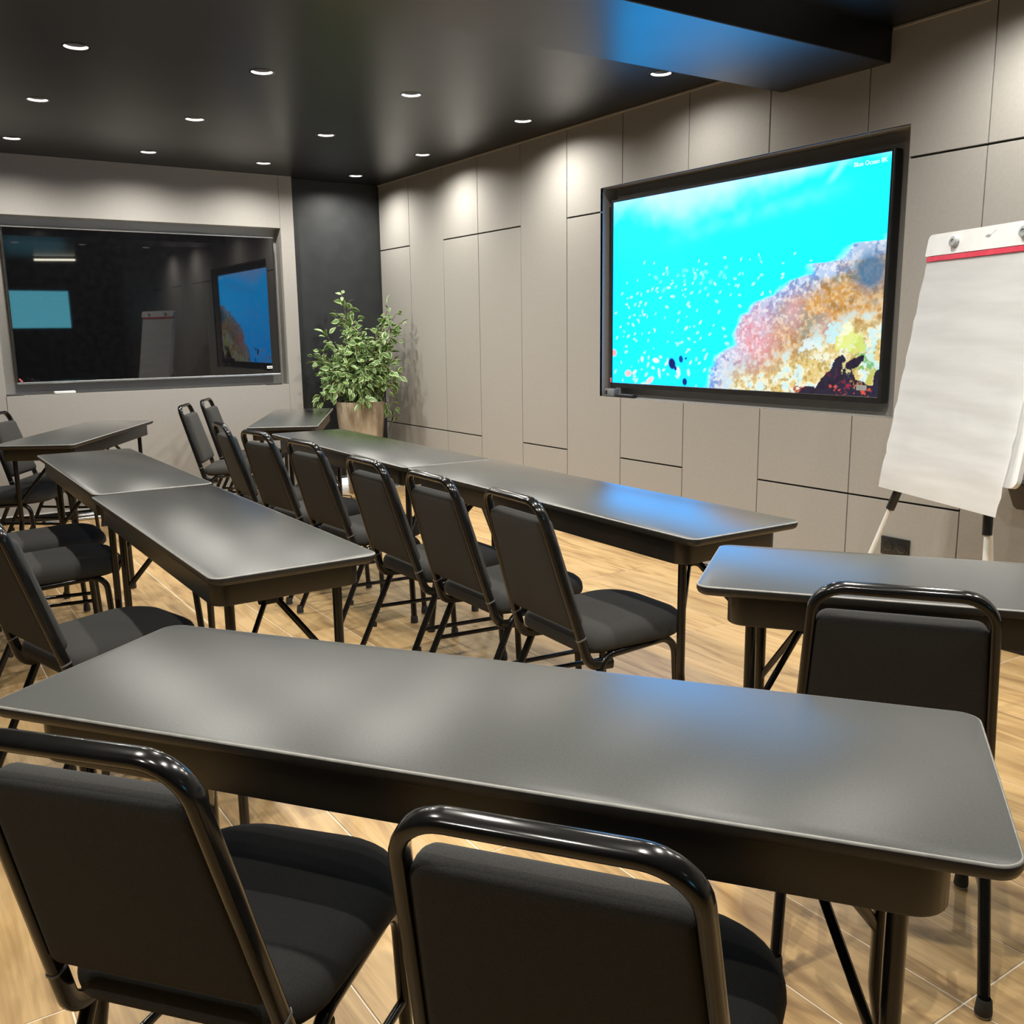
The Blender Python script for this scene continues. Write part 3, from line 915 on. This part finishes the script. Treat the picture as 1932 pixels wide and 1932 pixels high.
stack(bm, [[(-0.001 - x, y, z) for x, y in round_rect(0.0, d_, -w_, w_, 0.006, 3)] for d_, w_, z in ((0.05, 0.055, 0.0), (0.056, 0.066, 0.012), (0.085, 0.088, 0.11))], cap1=False)
link_mesh('shell', bm, M['black_plastic'], hb)
bm = bmesh.new()
stack(bm, [[(-0.001 - x, y, z) for x, y in round_rect(0.0, 0.088, -0.092, 0.092, 0.006, 3)] for z in (0.104, 0.112)])
link_mesh('lid', bm, M['black_plastic'], hb)


# ------------------------------------------------------------------ folding tables
def make_table(Lh, label):
    """top centred at the origin, long axis along local x, half length Lh, 0.457 m deep"""
    Wh = 0.2285
    t = thing('folding_table', label, 'table')
    out = round_rect(-Lh, Lh, -Wh, Wh, 0.034, 7)
    bm = bmesh.new()
    lv = [(0.0035, 0.750), (0.0012, 0.7493), (0.0, 0.747), (0.0, 0.738), (0.004, 0.730), (0.012, 0.7255)]
    rings = [[(x, y, z) for x, y in inset_outline(out, d_)] for d_, z in lv]
    stack(bm, rings, [1, 1, 2, 2, 2, 2], cap0=False, cap1=True)
    top = bm.faces.new([bm.verts.new((x, y, 0.750)) for x, y in inset_outline(out, 0.0035)])
    top.material_index = 0
    bmesh.ops.remove_doubles(bm, verts=bm.verts[:], dist=1e-5)
    link_mesh('tabletop', bm, [M['table_top'], M['edge_wear'], M['table_edge']], t, angle=50)
    # apron: thin rounded steel frame
    bm = bmesh.new()
    ao = round_rect(-Lh + 0.070, Lh - 0.070, -Wh + 0.022, Wh - 0.022, 0.045, 6)
    ai = inset_outline(ao, 0.004)
    rings = [[(x, y, z) for x, y in o_] for o_, z in ((ao, 0.729), (ao, 0.658), (inset_outline(ao, 0.002), 0.655), (ai, 0.656), (ai, 0.729))]
    stack(bm, rings, cap0=False, cap1=False)
    link_mesh('apron', bm, M['apron'], t)
    for sx in (-1, 1):
        xl = sx * (Lh - 0.125)
        for sy in (-1, 1):
            bm = bmesh.new()
            path = fillet([(xl, sy * 0.152, 0.725), (xl, sy * 0.152, 0.30), (xl + sx * 0.045, sy * 0.165, 0.012)], 0.10, 6)
            sweep(bm, path, 0.0135, n=12, ref=(0, 1, 0))
            lg = link_mesh('leg', bm, M['steel'], t)
            bm = bmesh.new()
            lathe(bm, [(0.0, 0.0), (0.017, 0.0), (0.0175, 0.004), (0.0165, 0.030), (0.0135, 0.034)], 12, c=(xl + sx * 0.0455, sy * 0.1653, 0))
            link_mesh('foot_cap', bm, M['rubber'], lg)
            # diagonal brace from the latch under the top to this leg
            bm = bmesh.new()
            sweep(bm, [(xl - sx * 0.115, sy * 0.012, 0.612), (xl - sx * 0.004, sy * 0.150, 0.405)], 0.010, 0.006, n=8)
            link_mesh('brace', bm, M['steel'], t)
        bm = bmesh.new()
        sweep(bm, [(xl, -0.15, 0.690), (xl, 0.15, 0.690)], 0.011, n=10)
        link_mesh('crossbar', bm, M['steel'], t)
        bm = bmesh.new()
        box(bm, xl - sx * 0.115 - 0.016, xl - sx * 0.115 + 0.016, -0.020, 0.020, 0.595, 0.726, 0.004, 1)
        sweep(bm, [(xl - sx * 0.115, -0.034, 0.605), (xl - sx * 0.115, 0.034, 0.605)], 0.011, n=10)
        link_mesh('latch', bm, M['rubber'], t)
    return t


T5 = make_table(0.76, 'black folding table across the foreground, nearest to the camera')
T5.location = (0.7195, 1.2145, 0); T5.rotation_euler = (0, 0, R(-53.6))
TG = 'black folding tables'
T5['group'] = TG
dup(T5, (2.165, 1.057, 0), R(-53.5), 'black folding table at the right edge, with one chair pulled up and a blue sheen', TG)
dup(T5, (0.848, 3.032, 0), R(90.3), 'near table of the joined pair in the left middle row, blunt end towards the camera', TG)
dup(T5, (0.859, 4.572, 0), R(90.0), 'far table of the joined pair in the left middle row', TG)
dup(T5, (1.046, 6.496, 0), R(60.5), 'black folding table at far left, turned at an angle below the black screen', TG)
dup(T5, (2.497, 6.592, 0), R(63.0), 'small-looking black folding table in the far corner beside the potted plant', TG)
T6 = make_table(0.914, 'near long table of the wall-side row, its end glowing blue with the screen reflection')
T6['group'] = TG
T6.location = (2.119, 2.795, 0); T6.rotation_euler = (0, 0, R(89.0))
dup(T6, (2.152, 4.628, 0), R(88.8), 'far long table of the wall-side row, ending in front of the plant pot', TG)


# ------------------------------------------------------------------ banquet chairs
def make_chair(label):
    """origin on the floor between the rear feet, facing +x"""
    t = thing('banquet_chair', label, 'chair')
    # back hoop: from the hooks under the seat up and over
    z_up = lambda z: 0.071 - 0.300 * (z - 0.5)                     # x of the sloping uprights at height z
    y_up = lambda z: 0.188 - 0.0689 * (z - 0.5)                    # half width, centre line added below
    off = -0.008
    ptL = lambda z, s: Vector((z_up(z), s * (y_up(z) + off), z))
    path = fillet([ptL(0.43, 1), ptL(0.858, 1), ptL(0.858, -1), ptL(0.43, -1)], 0.062, 8)
    bm = bmesh.new()
    sweep(bm, path, 0.0150, 0.0100, ref=(0.957, 0, 0.289), n=14, power=3.0)
    link_mesh('back_frame', bm, M['steel'], t)
    for s in (1, -1):
        bm = bmesh.new()
        a = ptL(0.436, s); b = ptL(0.350, s)
        p_ = fillet([a, b, Vector((0.200, s * 0.192, 0.344))], 0.05, 7)
        sweep(bm, p_, 0.0155, 0.0105, ref=(0, 1, 0), n=14, power=3.0) if False else sweep(bm, p_, 0.0105, 0.0155, ref=(0, 1, 0), n=14, power=3.0)
        link_mesh('hook_bracket', bm, M['steel'], t)
        bm = bmesh.new()
        sweep(bm, [ptL(0.434, s), ptL(0.4385, s)], 0.0165, 0.0115, ref=(0.957, 0, 0.289), n=14, power=3.0)
        link_mesh('weld_collar', bm, M['collar'], t)
        # inverted U of rear leg, seat rail and front leg, cut into its three parts
        full = fillet([(0.002, s * 0.199, 0.020), (0.176, s * 0.194, 0.374), (0.444, s * 0.194, 0.390), (0.464, s * 0.199, 0.020)], [0.055, 0.060], 8)
        i1 = 6; i2 = len(full) - 7
        for nm, seg in (('leg', full[:i1 + 1]), ('seat_rail', full[i1:i2 + 1]), ('leg', full[i2:])):
            bm = bmesh.new()
            sweep(bm, seg, 0.0122, n=12, ref=(0, 1, 0))
            o_ = link_mesh(nm, bm, M['steel'], t)
            if nm == 'leg':
                fx = 0.0 if seg[0].x < 0.1 else 0.4645
                bm = bmesh.new()
                lathe(bm, [(0.0, 0.006), (0.0165, 0.006), (0.0168, 0.012), (0.0145, 0.036), (0.012, 0.040)], 12, c=(fx, s * 0.199, 0))
                link_mesh('foot_cap', bm, M['rubber'], o_)
                bm = bmesh.new()
                lathe(bm, [(0.0, 0.0), (0.0135, 0.0), (0.015, 0.002), (0.015, 0.006)], 12, c=(fx, s * 0.199, 0))
                link_mesh('glide', bm, M['glide'], o_)
        bm = bmesh.new()
        sweep(bm, [(0.090, s * 0.1955, 0.205), (0.454, s * 0.196, 0.190)], 0.0085, n=10)
        link_mesh('stretcher', bm, M['steel'], t)
        bm = bmesh.new()   # stacking bumper on the rear leg
        box(bm, 0.066, 0.082, s * 0.197 - 0.008, s * 0.197 + 0.008, 0.118, 0.140, 0.003, 1)
        link_mesh('stacking_bumper', bm, M['rubber'], t)
    # seat pan and cushion
    def seat_outline(d):
        o = round_rect(0.095, 0.535, -0.220, 0.220, (0.085, 0.145, 0.145, 0.085), 9)
        o = [(x, y * (0.90 + 0.10 * min(1, max(0, (x - 0.095) / 0.2)))) for x, y in o]
        return inset_outline(o, d)
    bm = bmesh.new()
    prof = [(0.030, 0.3915), (0.010, 0.3925), (0.002, 0.400), (0.0, 0.411), (0.002, 0.424), (0.008, 0.436), (0.020, 0.446), (0.042, 0.4535), (0.07, 0.457)]
    rings = [[(x, y, z + 0.010 * (x - 0.34) / 0.2 * 0.6) for x, y in seat_outline(d_)] for d_, z in prof]
    ctr = Vector((0.34, 0, 0))
    for f_ in (0.7, 0.4, 0.15):
        rings.append([(ctr.x + (x - ctr.x) * f_, y * f_, z + 0.004 * (1 - f_)) for x, y, z in rings[8]])
    stack(bm, rings)
    link_mesh('seat', bm, M['fabric'], t, angle=60)
    bm = bmesh.new()
    stack(bm, [[(x, y, z + 0.006 * (x - 0.34) / 0.2) for x, y in seat_outline(0.022)] for z in (0.385, 0.3918)])
    link_mesh('seat_pan', bm, M['rubber'], t)
    # back cushion between the uprights: axis runs along the slope
    bm = bmesh.new()
    z0, z1 = 0.462, 0.800
    ax = Vector((z_up(1) - z_up(0), 0, 1)).normalized()          # along the slope, upwards
    nx = Vector((ax.z, 0, -ax.x))                                # towards the sitter
    base = Vector((z_up(z0), 0, z0))
    hgt = (z1 - z0) / ax.z
    def pad_outline(d):
        w0, w1 = y_up(z0) - 0.0150, y_up(z1) - 0.0150
        pts = []
        r0, r1 = 0.020, 0.026
        for (cu_, sg, rr, a0) in ((0.0, -1, r0, 180), (hgt, -1, r1, 270), (hgt, 1, r1, 0), (0.0, 1, r0, 90)):
            w_ = w0 if cu_ == 0 else w1
            cx = cu_ + (rr if cu_ == 0 else -rr); cy = sg * (w_ - rr)
            for q in range(6):
                an = R(a0 + 90 * q / 5)
                pts.append((cx + rr * math.cos(an), cy + rr * math.sin(an)))
        return inset_outline(pts, d)
    prof = [(0.016, -0.0125), (0.008, -0.0115), (0.002, -0.007), (0.0, 0.002), (0.0, 0.012), (0.002, 0.022), (0.007, 0.030), (0.013, 0.0345), (0.018, 0.0365)]
    rings = [[base + ax * u_ + Vector((0, v_, 0)) + nx * n_ for u_, v_ in pad_outline(d_)] for d_, n_ in prof]
    cen = base + ax * (hgt / 2)
    def shrink(rg, f_, dn): return [cen + (q - cen) * f_ + nx * ((q - cen).dot(nx) * (1 - f_) + dn) for q in rg]
    rings = [shrink(rings[0], f_, d_) for f_, d_ in ((0.15, -0.0018), (0.5, -0.0015), (0.9, -0.0008))] + rings + [shrink(rings[-1], f_, d_) for f_, d_ in ((0.9, 0.002), (0.5, 0.0045), (0.15, 0.005))]
    stack(bm, rings)
    link_mesh('back_cushion', bm, M['fabric'], t, angle=60)
    return t


CHAIRS = [
    (0.509, 0.703, 36.3, 'black banquet chair with its back to the camera, middle of the bottom edge', 'chairs at the foreground table'),
    (0.166, 1.188, 39.5, 'black banquet chair at bottom left, its back cut by the left edge', 'chairs at the foreground table'),
    (1.551, 1.013, 36.0, 'single black banquet chair at the right table, seen from behind over the foreground table', None),
    (1.566, 2.302, -2.6, 'nearest banquet chair of the row along the wall-side tables, seat fully visible', 'chairs along the wall-side tables'),
    (1.557, 2.797, -0.1, 'second banquet chair from the camera in the row along the wall-side tables', 'chairs along the wall-side tables'),
    (1.557, 3.311, 0.0, 'third banquet chair from the camera in the row along the wall-side tables', 'chairs along the wall-side tables'),
    (1.600, 4.060, 4.0, 'fourth banquet chair from the camera in the row along the wall-side tables', 'chairs along the wall-side tables'),
    (1.575, 4.630, 6.0, 'fifth banquet chair of the wall-side row, in front of the small corner table', 'chairs along the wall-side tables'),
    (1.568, 5.180, -4.3, 'sixth banquet chair of the wall-side row, almost edge-on, overlapping one behind', 'chairs along the wall-side tables'),
    (1.805, 6.790, -28.0, 'left one of two corner-table banquet chairs whose cushion fronts face the camera', 'chairs at the corner table'),
    (2.095, 7.280, -28.5, 'farthest banquet chair, at the corner table close to the back wall', 'chairs at the corner table'),
    (0.213, 2.950, 15.0, 'banquet chair at the left edge, its dark back edge-on, by the left middle table', 'chairs at the left middle tables'),
    (0.235, 4.190, 0.0, 'banquet chair at the left middle tables, second seat behind the edge-on back', 'chairs at the left middle tables'),
    (0.270, 4.720, 0.0, 'farthest banquet chair at the left middle tables, only its seat and legs showing', 'chairs at the left middle tables'),
    (0.650, 6.940, -29.5, 'banquet chair behind the angled far left table, cushion front under the black screen', 'chairs at the far left table'),
    (0.365, 6.440, -29.5, 'banquet chair at the angled far left table, back cut off by the left edge', 'chairs at the far left table'),
]
ch0 = None
for (x, y, a, lab, grp) in CHAIRS:
    if ch0 is None:
        ch0 = make_chair(lab)
        ch0.location = (x, y, 0); ch0.rotation_euler = (0, 0, R(a))
        if grp: ch0['group'] = grp
    else:
        c_ = dup(ch0, (x, y, 0), R(a), lab, grp)
        if grp is None and 'group' in c_: del c_['group']


# ------------------------------------------------------------------ flipchart easel
BL = Vector((3.245, 2.239, 0.717))
PHI, TAU, PW, PL = R(-111.754), R(9.164), 0.66, 0.884
uu = Vector((math.cos(PHI), math.sin(PHI), 0)); nn = Vector((-math.sin(PHI), math.cos(PHI), 0))
nn = nn if nn.dot(Vector((1, 0, 0))) > 0 else -nn                       # away from the room
upv = Vector((0, 0, math.cos(TAU))) + nn * math.sin(TAU)
outw = uu.cross(upv).normalized()
if outw.dot(nn) > 0: outw = -outw                                      # towards the viewer
fc = thing('flipchart', 'white flipchart easel with a blank paper pad, standing before the right wall', 'flipchart', (BL.x + uu.x * PW / 2, BL.y + uu.y * PW / 2, 0))
O = Vector(fc.location)
def fp(u_, v_, w_=0.0):
    """u along the pad, v up the board from the pad's lower edge, w towards the viewer"""
    return BL + uu * u_ + upv * v_ + outw * w_ - O
def slab(bm, outline, w0, w1, bev=0.0):
    stack(bm, [[fp(x, y, w0) for x, y in outline], [fp(x, y, w1) for x, y in outline]])
bm = bmesh.new(); slab(bm, round_rect(-0.012, PW + 0.025, 0.10, PL + 0.088, 0.03, 5), -0.030, -0.012)
link_mesh('board', bm, M['board_white'], fc)
bm = bmesh.new(); slab(bm, round_rect(-0.010, PW + 0.022, PL + 0.006, PL + 0.086, (0.006, 0.006, 0.02, 0.02), 4), -0.012, 0.010)
link_mesh('clamp_bar', bm, M['board_white'], fc)
bm = bmesh.new()
NU, NV = 14, 26
prng = random.Random(5)
ph = [prng.random() * 6 for _ in range(6)]
grid = []
for j in range(NV + 1):
    row = []
    for i in range(NU + 1):
        u_ = PW * i / NU; v_ = PL * j / NV
        w_ = 0.006 + 0.0021 * math.sin(j * 1.9 + ph[0] + i * 0.25) + 0.0012 * math.sin(j * 3.1 + ph[1] - i * 0.4) + 0.010 * (1 - v_ / PL) ** 2
        w_ *= (0.25 + 0.75 * min(1, (PL - v_) / 0.1))
        row.append(bm.verts.new(fp(u_, v_, w_)))
    grid.append(row)
for j in range(NV):
    for i in range(NU):
        bm.faces.new((grid[j][i], grid[j][i + 1], grid[j + 1][i + 1], grid[j + 1][i]))
bmesh.ops.solidify(bm, geom=bm.faces[:], thickness=0.004)
link_mesh('paper_pad', bm, M['paper'], fc, angle=70)
bm = bmesh.new(); slab(bm, [(0, PL - 0.014), (PW, PL - 0.014), (PW, PL + 0.004), (0, PL + 0.004)], 0.0015, 0.0085)
link_mesh('binding_tape', bm, M['red_tape'], fc, smooth=False)['label'] = 'red strip binding the top of the pad'
for k_, u_ in enumerate((0.155, PW - 0.155)):
    bm = bmesh.new()
    ctr = fp(u_, PL + 0.046, 0.0)
    rot = Matrix((uu, upv, outw)).transposed()
    for (r0, z0, r1, z1) in ((0.020, 0.010, 0.020, 0.020), (0.020, 0.020, 0.017, 0.026), (0.0, 0.0, 0, 0)):
        pass
    prof = [(0.0, 0.010), (0.0195, 0.010), (0.0205, 0.014), (0.0205, 0.022), (0.018, 0.027), (0.009, 0.028), (0.0085, 0.022), (0.004, 0.022), (0.0035, 0.026), (0.0, 0.026)]
    rings = [[ctr + rot @ Vector((r_ * math.cos(2 * math.pi * q / 20), r_ * math.sin(2 * math.pi * q / 20), z_)) for q in range(20)] for r_, z_ in prof[1:-1]]
    stack(bm, rings)
    link_mesh('clamp_knob', bm, M['grey_knob'], fc)
rot4 = Matrix((uu, upv, outw)).transposed().to_4x4()
rot4.translation = fp(PW / 2 - 0.022, PL + 0.047, 0.0105)
text_mesh('logo', 'viar', 0.020, M['logo'], fc, rot4, 0.0003, 0.25)['label'] = 'small grey logo on the clamp bar'
bm = bmesh.new(); stack(bm, [[fp(PW / 2 + 0.013 + a_ * 0.014, PL + 0.058 + a_ * 0.008 + b_, w_) for a_, b_ in ((0, 0), (1, 0.002), (1, 0.0035), (0, 0.001))] for w_ in (0.0102, 0.0108)])
link_mesh('logo_mark', bm, M['logo'], fc, smooth=False)
def leg_to(top, foot, nm='leg', collar=0.085):
    d_ = (foot - top).normalized()
    bm = bmesh.new(); sweep(bm, [top, foot], 0.0095, n=12)
    l_ = link_mesh(nm, bm, M['white_plastic'], fc)
    return l_, d_
LEGS = [(fp(0.16, 0.30, -0.034), Vector((3.21, 2.42, 0.0)) - O), (fp(PW - 0.16, 0.30, -0.034), Vector((3.05, 1.68, 0.0)) - O)]
for top, foot in LEGS:
    l_, d_ = leg_to(top, foot)
    L_ = (foot - top).length
    bm = bmesh.new()
    # black grip where the leg slides out, just under the pad's lower edge
    t0 = ((top + O).z - 0.725) / (top + O).z
    a_ = top + (foot - top) * t0; b_ = a_ + d_ * 0.115
    sweep(bm, [a_, a_ + d_ * 0.075, a_ + d_ * 0.095], 0.0165, n=12)
    link_mesh('leg_grip', bm, M['black_plastic'], l_)
    bm = bmesh.new(); sweep(bm, [foot - d_ * 0.05, foot - d_ * 0.002], 0.013, n=10)
    link_mesh('foot_cap', bm, M['rubber'], l_)
l_, d_ = leg_to(fp(PW / 2, PL * 0.8, -0.036), Vector((3.62, 1.94, 0.0)) - O)
bm = bmesh.new(); sweep(bm, [Vector((3.62, 1.94, 0.0)) - O - d_ * 0.05, Vector((3.62, 1.94, 0.0)) - O - d_ * 0.002], 0.013, n=10)
link_mesh('foot_cap', bm, M['rubber'], l_)


# ------------------------------------------------------------------ potted plant
PX, PY = 3.375, 7.36
pl = thing('potted_plant', 'tall brushed bronze pot with a bushy variegated green and cream plant, in the far corner', 'plant', (PX, PY, 0))
bm = bmesh.new()
prof = [(0.0, 0.0), (0.120, 0.0), (0.126, 0.006), (0.135, 0.10), (0.155, 0.28), (0.180, 0.48), (0.198, 0.64), (0.206, 0.775), (0.205, 0.780), (0.196, 0.780), (0.192, 0.770), (0.186, 0.70)]
lathe(bm, prof[1:], 40, cap0=True)
link_mesh('pot', bm, M['pot'], pl)
bm = bmesh.new(); lathe(bm, [(0.190, 0.725), (0.10, 0.735), (0.02, 0.738)], 24, cap1=True)
link_mesh('soil', bm, M['soil'], pl)
# leaf: pointed oval, folded along the midrib, cream rim round a green heart
def leaf_mesh():
    bm = bmesh.new()
    sec = [(0.0, 0.0), (0.16, 0.60), (0.38, 1.0), (0.62, 0.78), (0.84, 0.32), (1.0, 0.0)]
    Ln, Wd = 0.086, 0.0225
    mid_, inn, ot = [], [], []
    for s_, w_ in sec:
        droop = -0.012 * s_ * s_
        x = Ln * s_
        mid_.append(Vector((x, 0, droop)))
        inn.append((x, Wd * w_ * 0.70, droop + 0.003 * w_))
        ot.append((x, Wd * w_, droop + 0.0055 * w_))
    for sg in (1, -1):
        vm = [bm.verts.new(q) for q in mid_]
        vi = [bm.verts.new((x, sg * y, z)) for x, y, z in inn]
        vo = [bm.verts.new((x, sg * y, z)) for x, y, z in ot]
        for k_ in range(5):
            for a_, b_, mi in ((vm, vi, 0), (vi, vo, 1)):
                f = bm.faces.new((a_[k_], a_[k_ + 1], b_[k_ + 1], b_[k_]))
                f.material_index = mi
    bmesh.ops.remove_doubles(bm, verts=bm.verts[:], dist=1e-5)
    return bm
lm0 = link_mesh('leaf', leaf_mesh(), [M['leaf'], M['leaf_rim']], pl)
cr_, cf_ = Vector((rt0.x, rt0.y, 0)), Vector((fw.x, fw.y, 0)).normalized()    # sideways and away, as the plant was posed
prn = random.Random(11)
# branch ends: (sideways, depth, height)
ENDS = [(-0.115, 0.00, 1.66), (-0.075, 0.03, 1.56), (-0.13, -0.04, 1.50), (-0.03, -0.02, 1.46), (0.27, -0.05, 1.54), (0.33, -0.02, 1.50), (0.21, 0.05, 1.42), (0.36, 0.0, 1.42),
        (-0.36, -0.08, 1.16), (-0.33, -0.02, 1.10), (-0.28, -0.14, 1.02), (-0.34, -0.05, 0.80), (0.32, -0.06, 1.12), (0.33, -0.06, 0.98), (0.29, 0.03, 0.66), (0.24, -0.10, 0.86),
        (-0.22, -0.18, 0.90), (-0.06, -0.24, 1.02), (0.08, -0.25, 0.78), (0.14, -0.22, 1.02), (-0.16, -0.16, 1.26), (0.02, -0.18, 1.26), (0.16, -0.14, 1.24), (0.0, 0.12, 1.20), (-0.2, 0.08, 1.2),
        (0.20, 0.08, 1.10), (-0.24, -0.10, 1.34), (0.05, -0.10, 1.36), (-0.10, -0.22, 1.14), (0.24, -0.16, 1.30), (-0.30, -0.06, 1.20), (-0.18, -0.20, 1.06), (0.10, -0.24, 1.12), (0.26, -0.12, 1.06), (0.02, -0.24, 0.94), (-0.26, -0.14, 0.88), (0.20, -0.16, 0.96), (-0.05, -0.12, 1.34), (0.18, -0.04, 1.36)]
leaves = []
bm = bmesh.new()
ENDS += [(s_ * prn.uniform(0.6, 0.95) + prn.uniform(-0.05, 0.05), f_ + prn.uniform(-0.08, 0.06), 0.72 + (h_ - 0.72) * prn.uniform(0.62, 0.93)) for s_, f_, h_ in ENDS]
for (s_, f_, h_) in ENDS:
    e_ = cr_ * s_ + cf_ * f_
    tip = Vector((e_.x, e_.y, h_))
    root = Vector((prn.uniform(-0.05, 0.05), prn.uniform(-0.05, 0.05), 0.73))
    midp = root * 0.35 + tip * 0.55 + Vector((0, 0, 0.16 if h_ > 1.0 else 0.34))
    pts = []
    for k_ in range(13):
        u_ = k_ / 12
        pts.append(root * (1 - u_) ** 2 + midp * 2 * u_ * (1 - u_) + tip * u_ * u_)
    for q in pts:
        q.x = min(q.x, XW - PX - 0.05); q.y = min(q.y, 7.70 - PY)
    sweep(bm, pts, 0.0028, n=5)
    for k_ in range(2, 13):
        for _ in range(3):
            d = (pts[min(k_ + 1, 12)] - pts[k_ - 1]).normalized()
            side = Vector((prn.gauss(0, 1), prn.gauss(0, 1), prn.gauss(0, 0.7))).normalized()
            dr = (d * prn.uniform(0.1, 0.9) + side * 0.95 + Vector((0, 0, -0.30))).normalized()
            st = pts[k_] + side * prn.uniform(0.0, 0.05)
            leaves.append((st, dr, prn.uniform(0.55, 1.02), prn.uniform(-1.5, 1.5)))
link_mesh('stems', bm, M['bark'], pl)
prn.shuffle(leaves)
def leaf_matrix(st, dr, sc, rl):
    z_ = Vector((0, 0, 1)) - dr * dr.z
    if z_.length < 0.05: z_ = Vector((1, 0, 0)) - dr * dr.x
    z_.normalize(); y_ = z_.cross(dr)
    m_ = Matrix((dr, y_, z_)).transposed().to_4x4() @ Matrix.Rotation(rl, 4, 'X') @ Matrix.Scale(sc, 4)
    m_.translation = st
    return m_
def ok(st, dr, sc):
    tip = st + dr * 0.08 * sc
    return max(st.x, tip.x) < XW - PX - 0.012 and max(st.y, tip.y) < 7.735 - PY
leaves = [l for l in leaves if ok(*l[:3])]
leaves.sort(key=lambda l: l[0].dot(cf_))       # the nearest ones as single leaves
first = True
for l in leaves[:300]:
    if first: o = lm0; first = False
    else:
        o = lm0.copy(); COL.objects.link(o); o.parent = pl
    o.matrix_local = leaf_matrix(*l)
bm = bmesh.new()
for l in leaves[300:]:
    b2 = leaf_mesh(); b2.transform(leaf_matrix(*l))
    tmp = bpy.data.meshes.new('t'); b2.to_mesh(tmp); b2.free(); bm.from_mesh(tmp); bpy.data.meshes.remove(tmp)
o = link_mesh('foliage', bm, [M['leaf'], M['leaf_rim']], pl); o['kind'] = 'stuff'

# ------------------------------------------------------------------ small things on the floor
for (x, y, sx, sy, sz, lab) in ((3.70, 7.44, 0.035, 0.055, 0.062, 'white plug-in adapter box on the floor behind the plant, nearer the corner'),
                                (3.742, 7.22, 0.03, 0.05, 0.055, 'white plug-in adapter box on the floor by the right wall, nearer the camera')):
    a_ = thing('adapter_box', lab, 'adapter', (x, y, 0), 0, 'adapter boxes by the wall')
    bm = bmesh.new(); box(bm, -sx, sx, -sy, sy, 0, sz, 0.006, 2); link_mesh('case', bm, M['white_plastic'], a_)
    bm = bmesh.new(); box(bm, -sx * 0.6, sx * 0.6, -sy - 0.002, -sy, 0.015, sz - 0.015); link_mesh('face_plate', bm, M['grey_plastic'], a_)
pts = [Vector((3.06, 7.55, 0.004)), Vector((3.12, 7.35, 0.004)), Vector((3.20, 7.22, 0.004)), Vector((3.12, 7.10, 0.004)), Vector((3.30, 7.03, 0.004)), Vector((3.52, 7.12, 0.004)), Vector((3.66, 7.36, 0.004))]
bm = bmesh.new(); sweep(bm, fillet(pts, 0.06, 6), 0.0035, n=6)
tag(link_mesh('power_cord', bm, M['rubber']), 'thin black power cord curling on the floor by the plant pot', 'cord')
# folded stand: tubes lying along the back wall
fs = thing('folded_stand', 'folded metal stand of silver and black tubes lying on the floor along the back wall', 'stand', (1.20, 7.56, 0))
for k_, (y0, z0, r_, x0, x1, mt) in enumerate(((-0.07, 0.012, 0.012, -0.30, 0.36, 'chrome'), (-0.035, 0.013, 0.011, -0.32, 0.50, 'steel'), (-0.052, 0.034, 0.010, -0.24, 0.46, 'chrome'),
                                              (0.0, 0.016, 0.013, -0.20, 0.60, 'steel'), (-0.018, 0.040, 0.010, -0.10, 0.62, 'steel'))):
    bm = bmesh.new(); sweep(bm, [(x0, y0, z0), (x1, y0 + 0.02, z0)], r_, n=10); link_mesh('tube', bm, M[mt], fs)
bm = bmesh.new(); box(bm, 0.10, 0.15, -0.085, 0.02, 0.001, 0.056, 0.004, 1); link_mesh('clamp', bm, M['rubber'], fs)
# low padded stool half hidden behind the foreground table
stl = thing('stool', 'grey padded stool seat showing behind the left corner of the foreground table', 'stool', (0.60, 2.58, 0), R(36))
bm = bmesh.new()
ro = round_rect(-0.20, 0.20, -0.19, 0.19, 0.11, 7)
stack(bm, [[(x, y, z) for x, y in inset_outline(ro, d_)] for d_, z in ((0.02, 0.405), (0.002, 0.412), (0.0, 0.43), (0.006, 0.447), (0.03, 0.458), (0.08, 0.461))])
link_mesh('seat', bm, M['fabric'], stl, angle=60)
for sx in (-1, 1):
    for sy in (-1, 1):
        bm = bmesh.new(); sweep(bm, [(sx * 0.13, sy * 0.12, 0.408), (sx * 0.17, sy * 0.155, 0.0)], 0.011, n=10)
        link_mesh('leg', bm, M['steel'], stl)
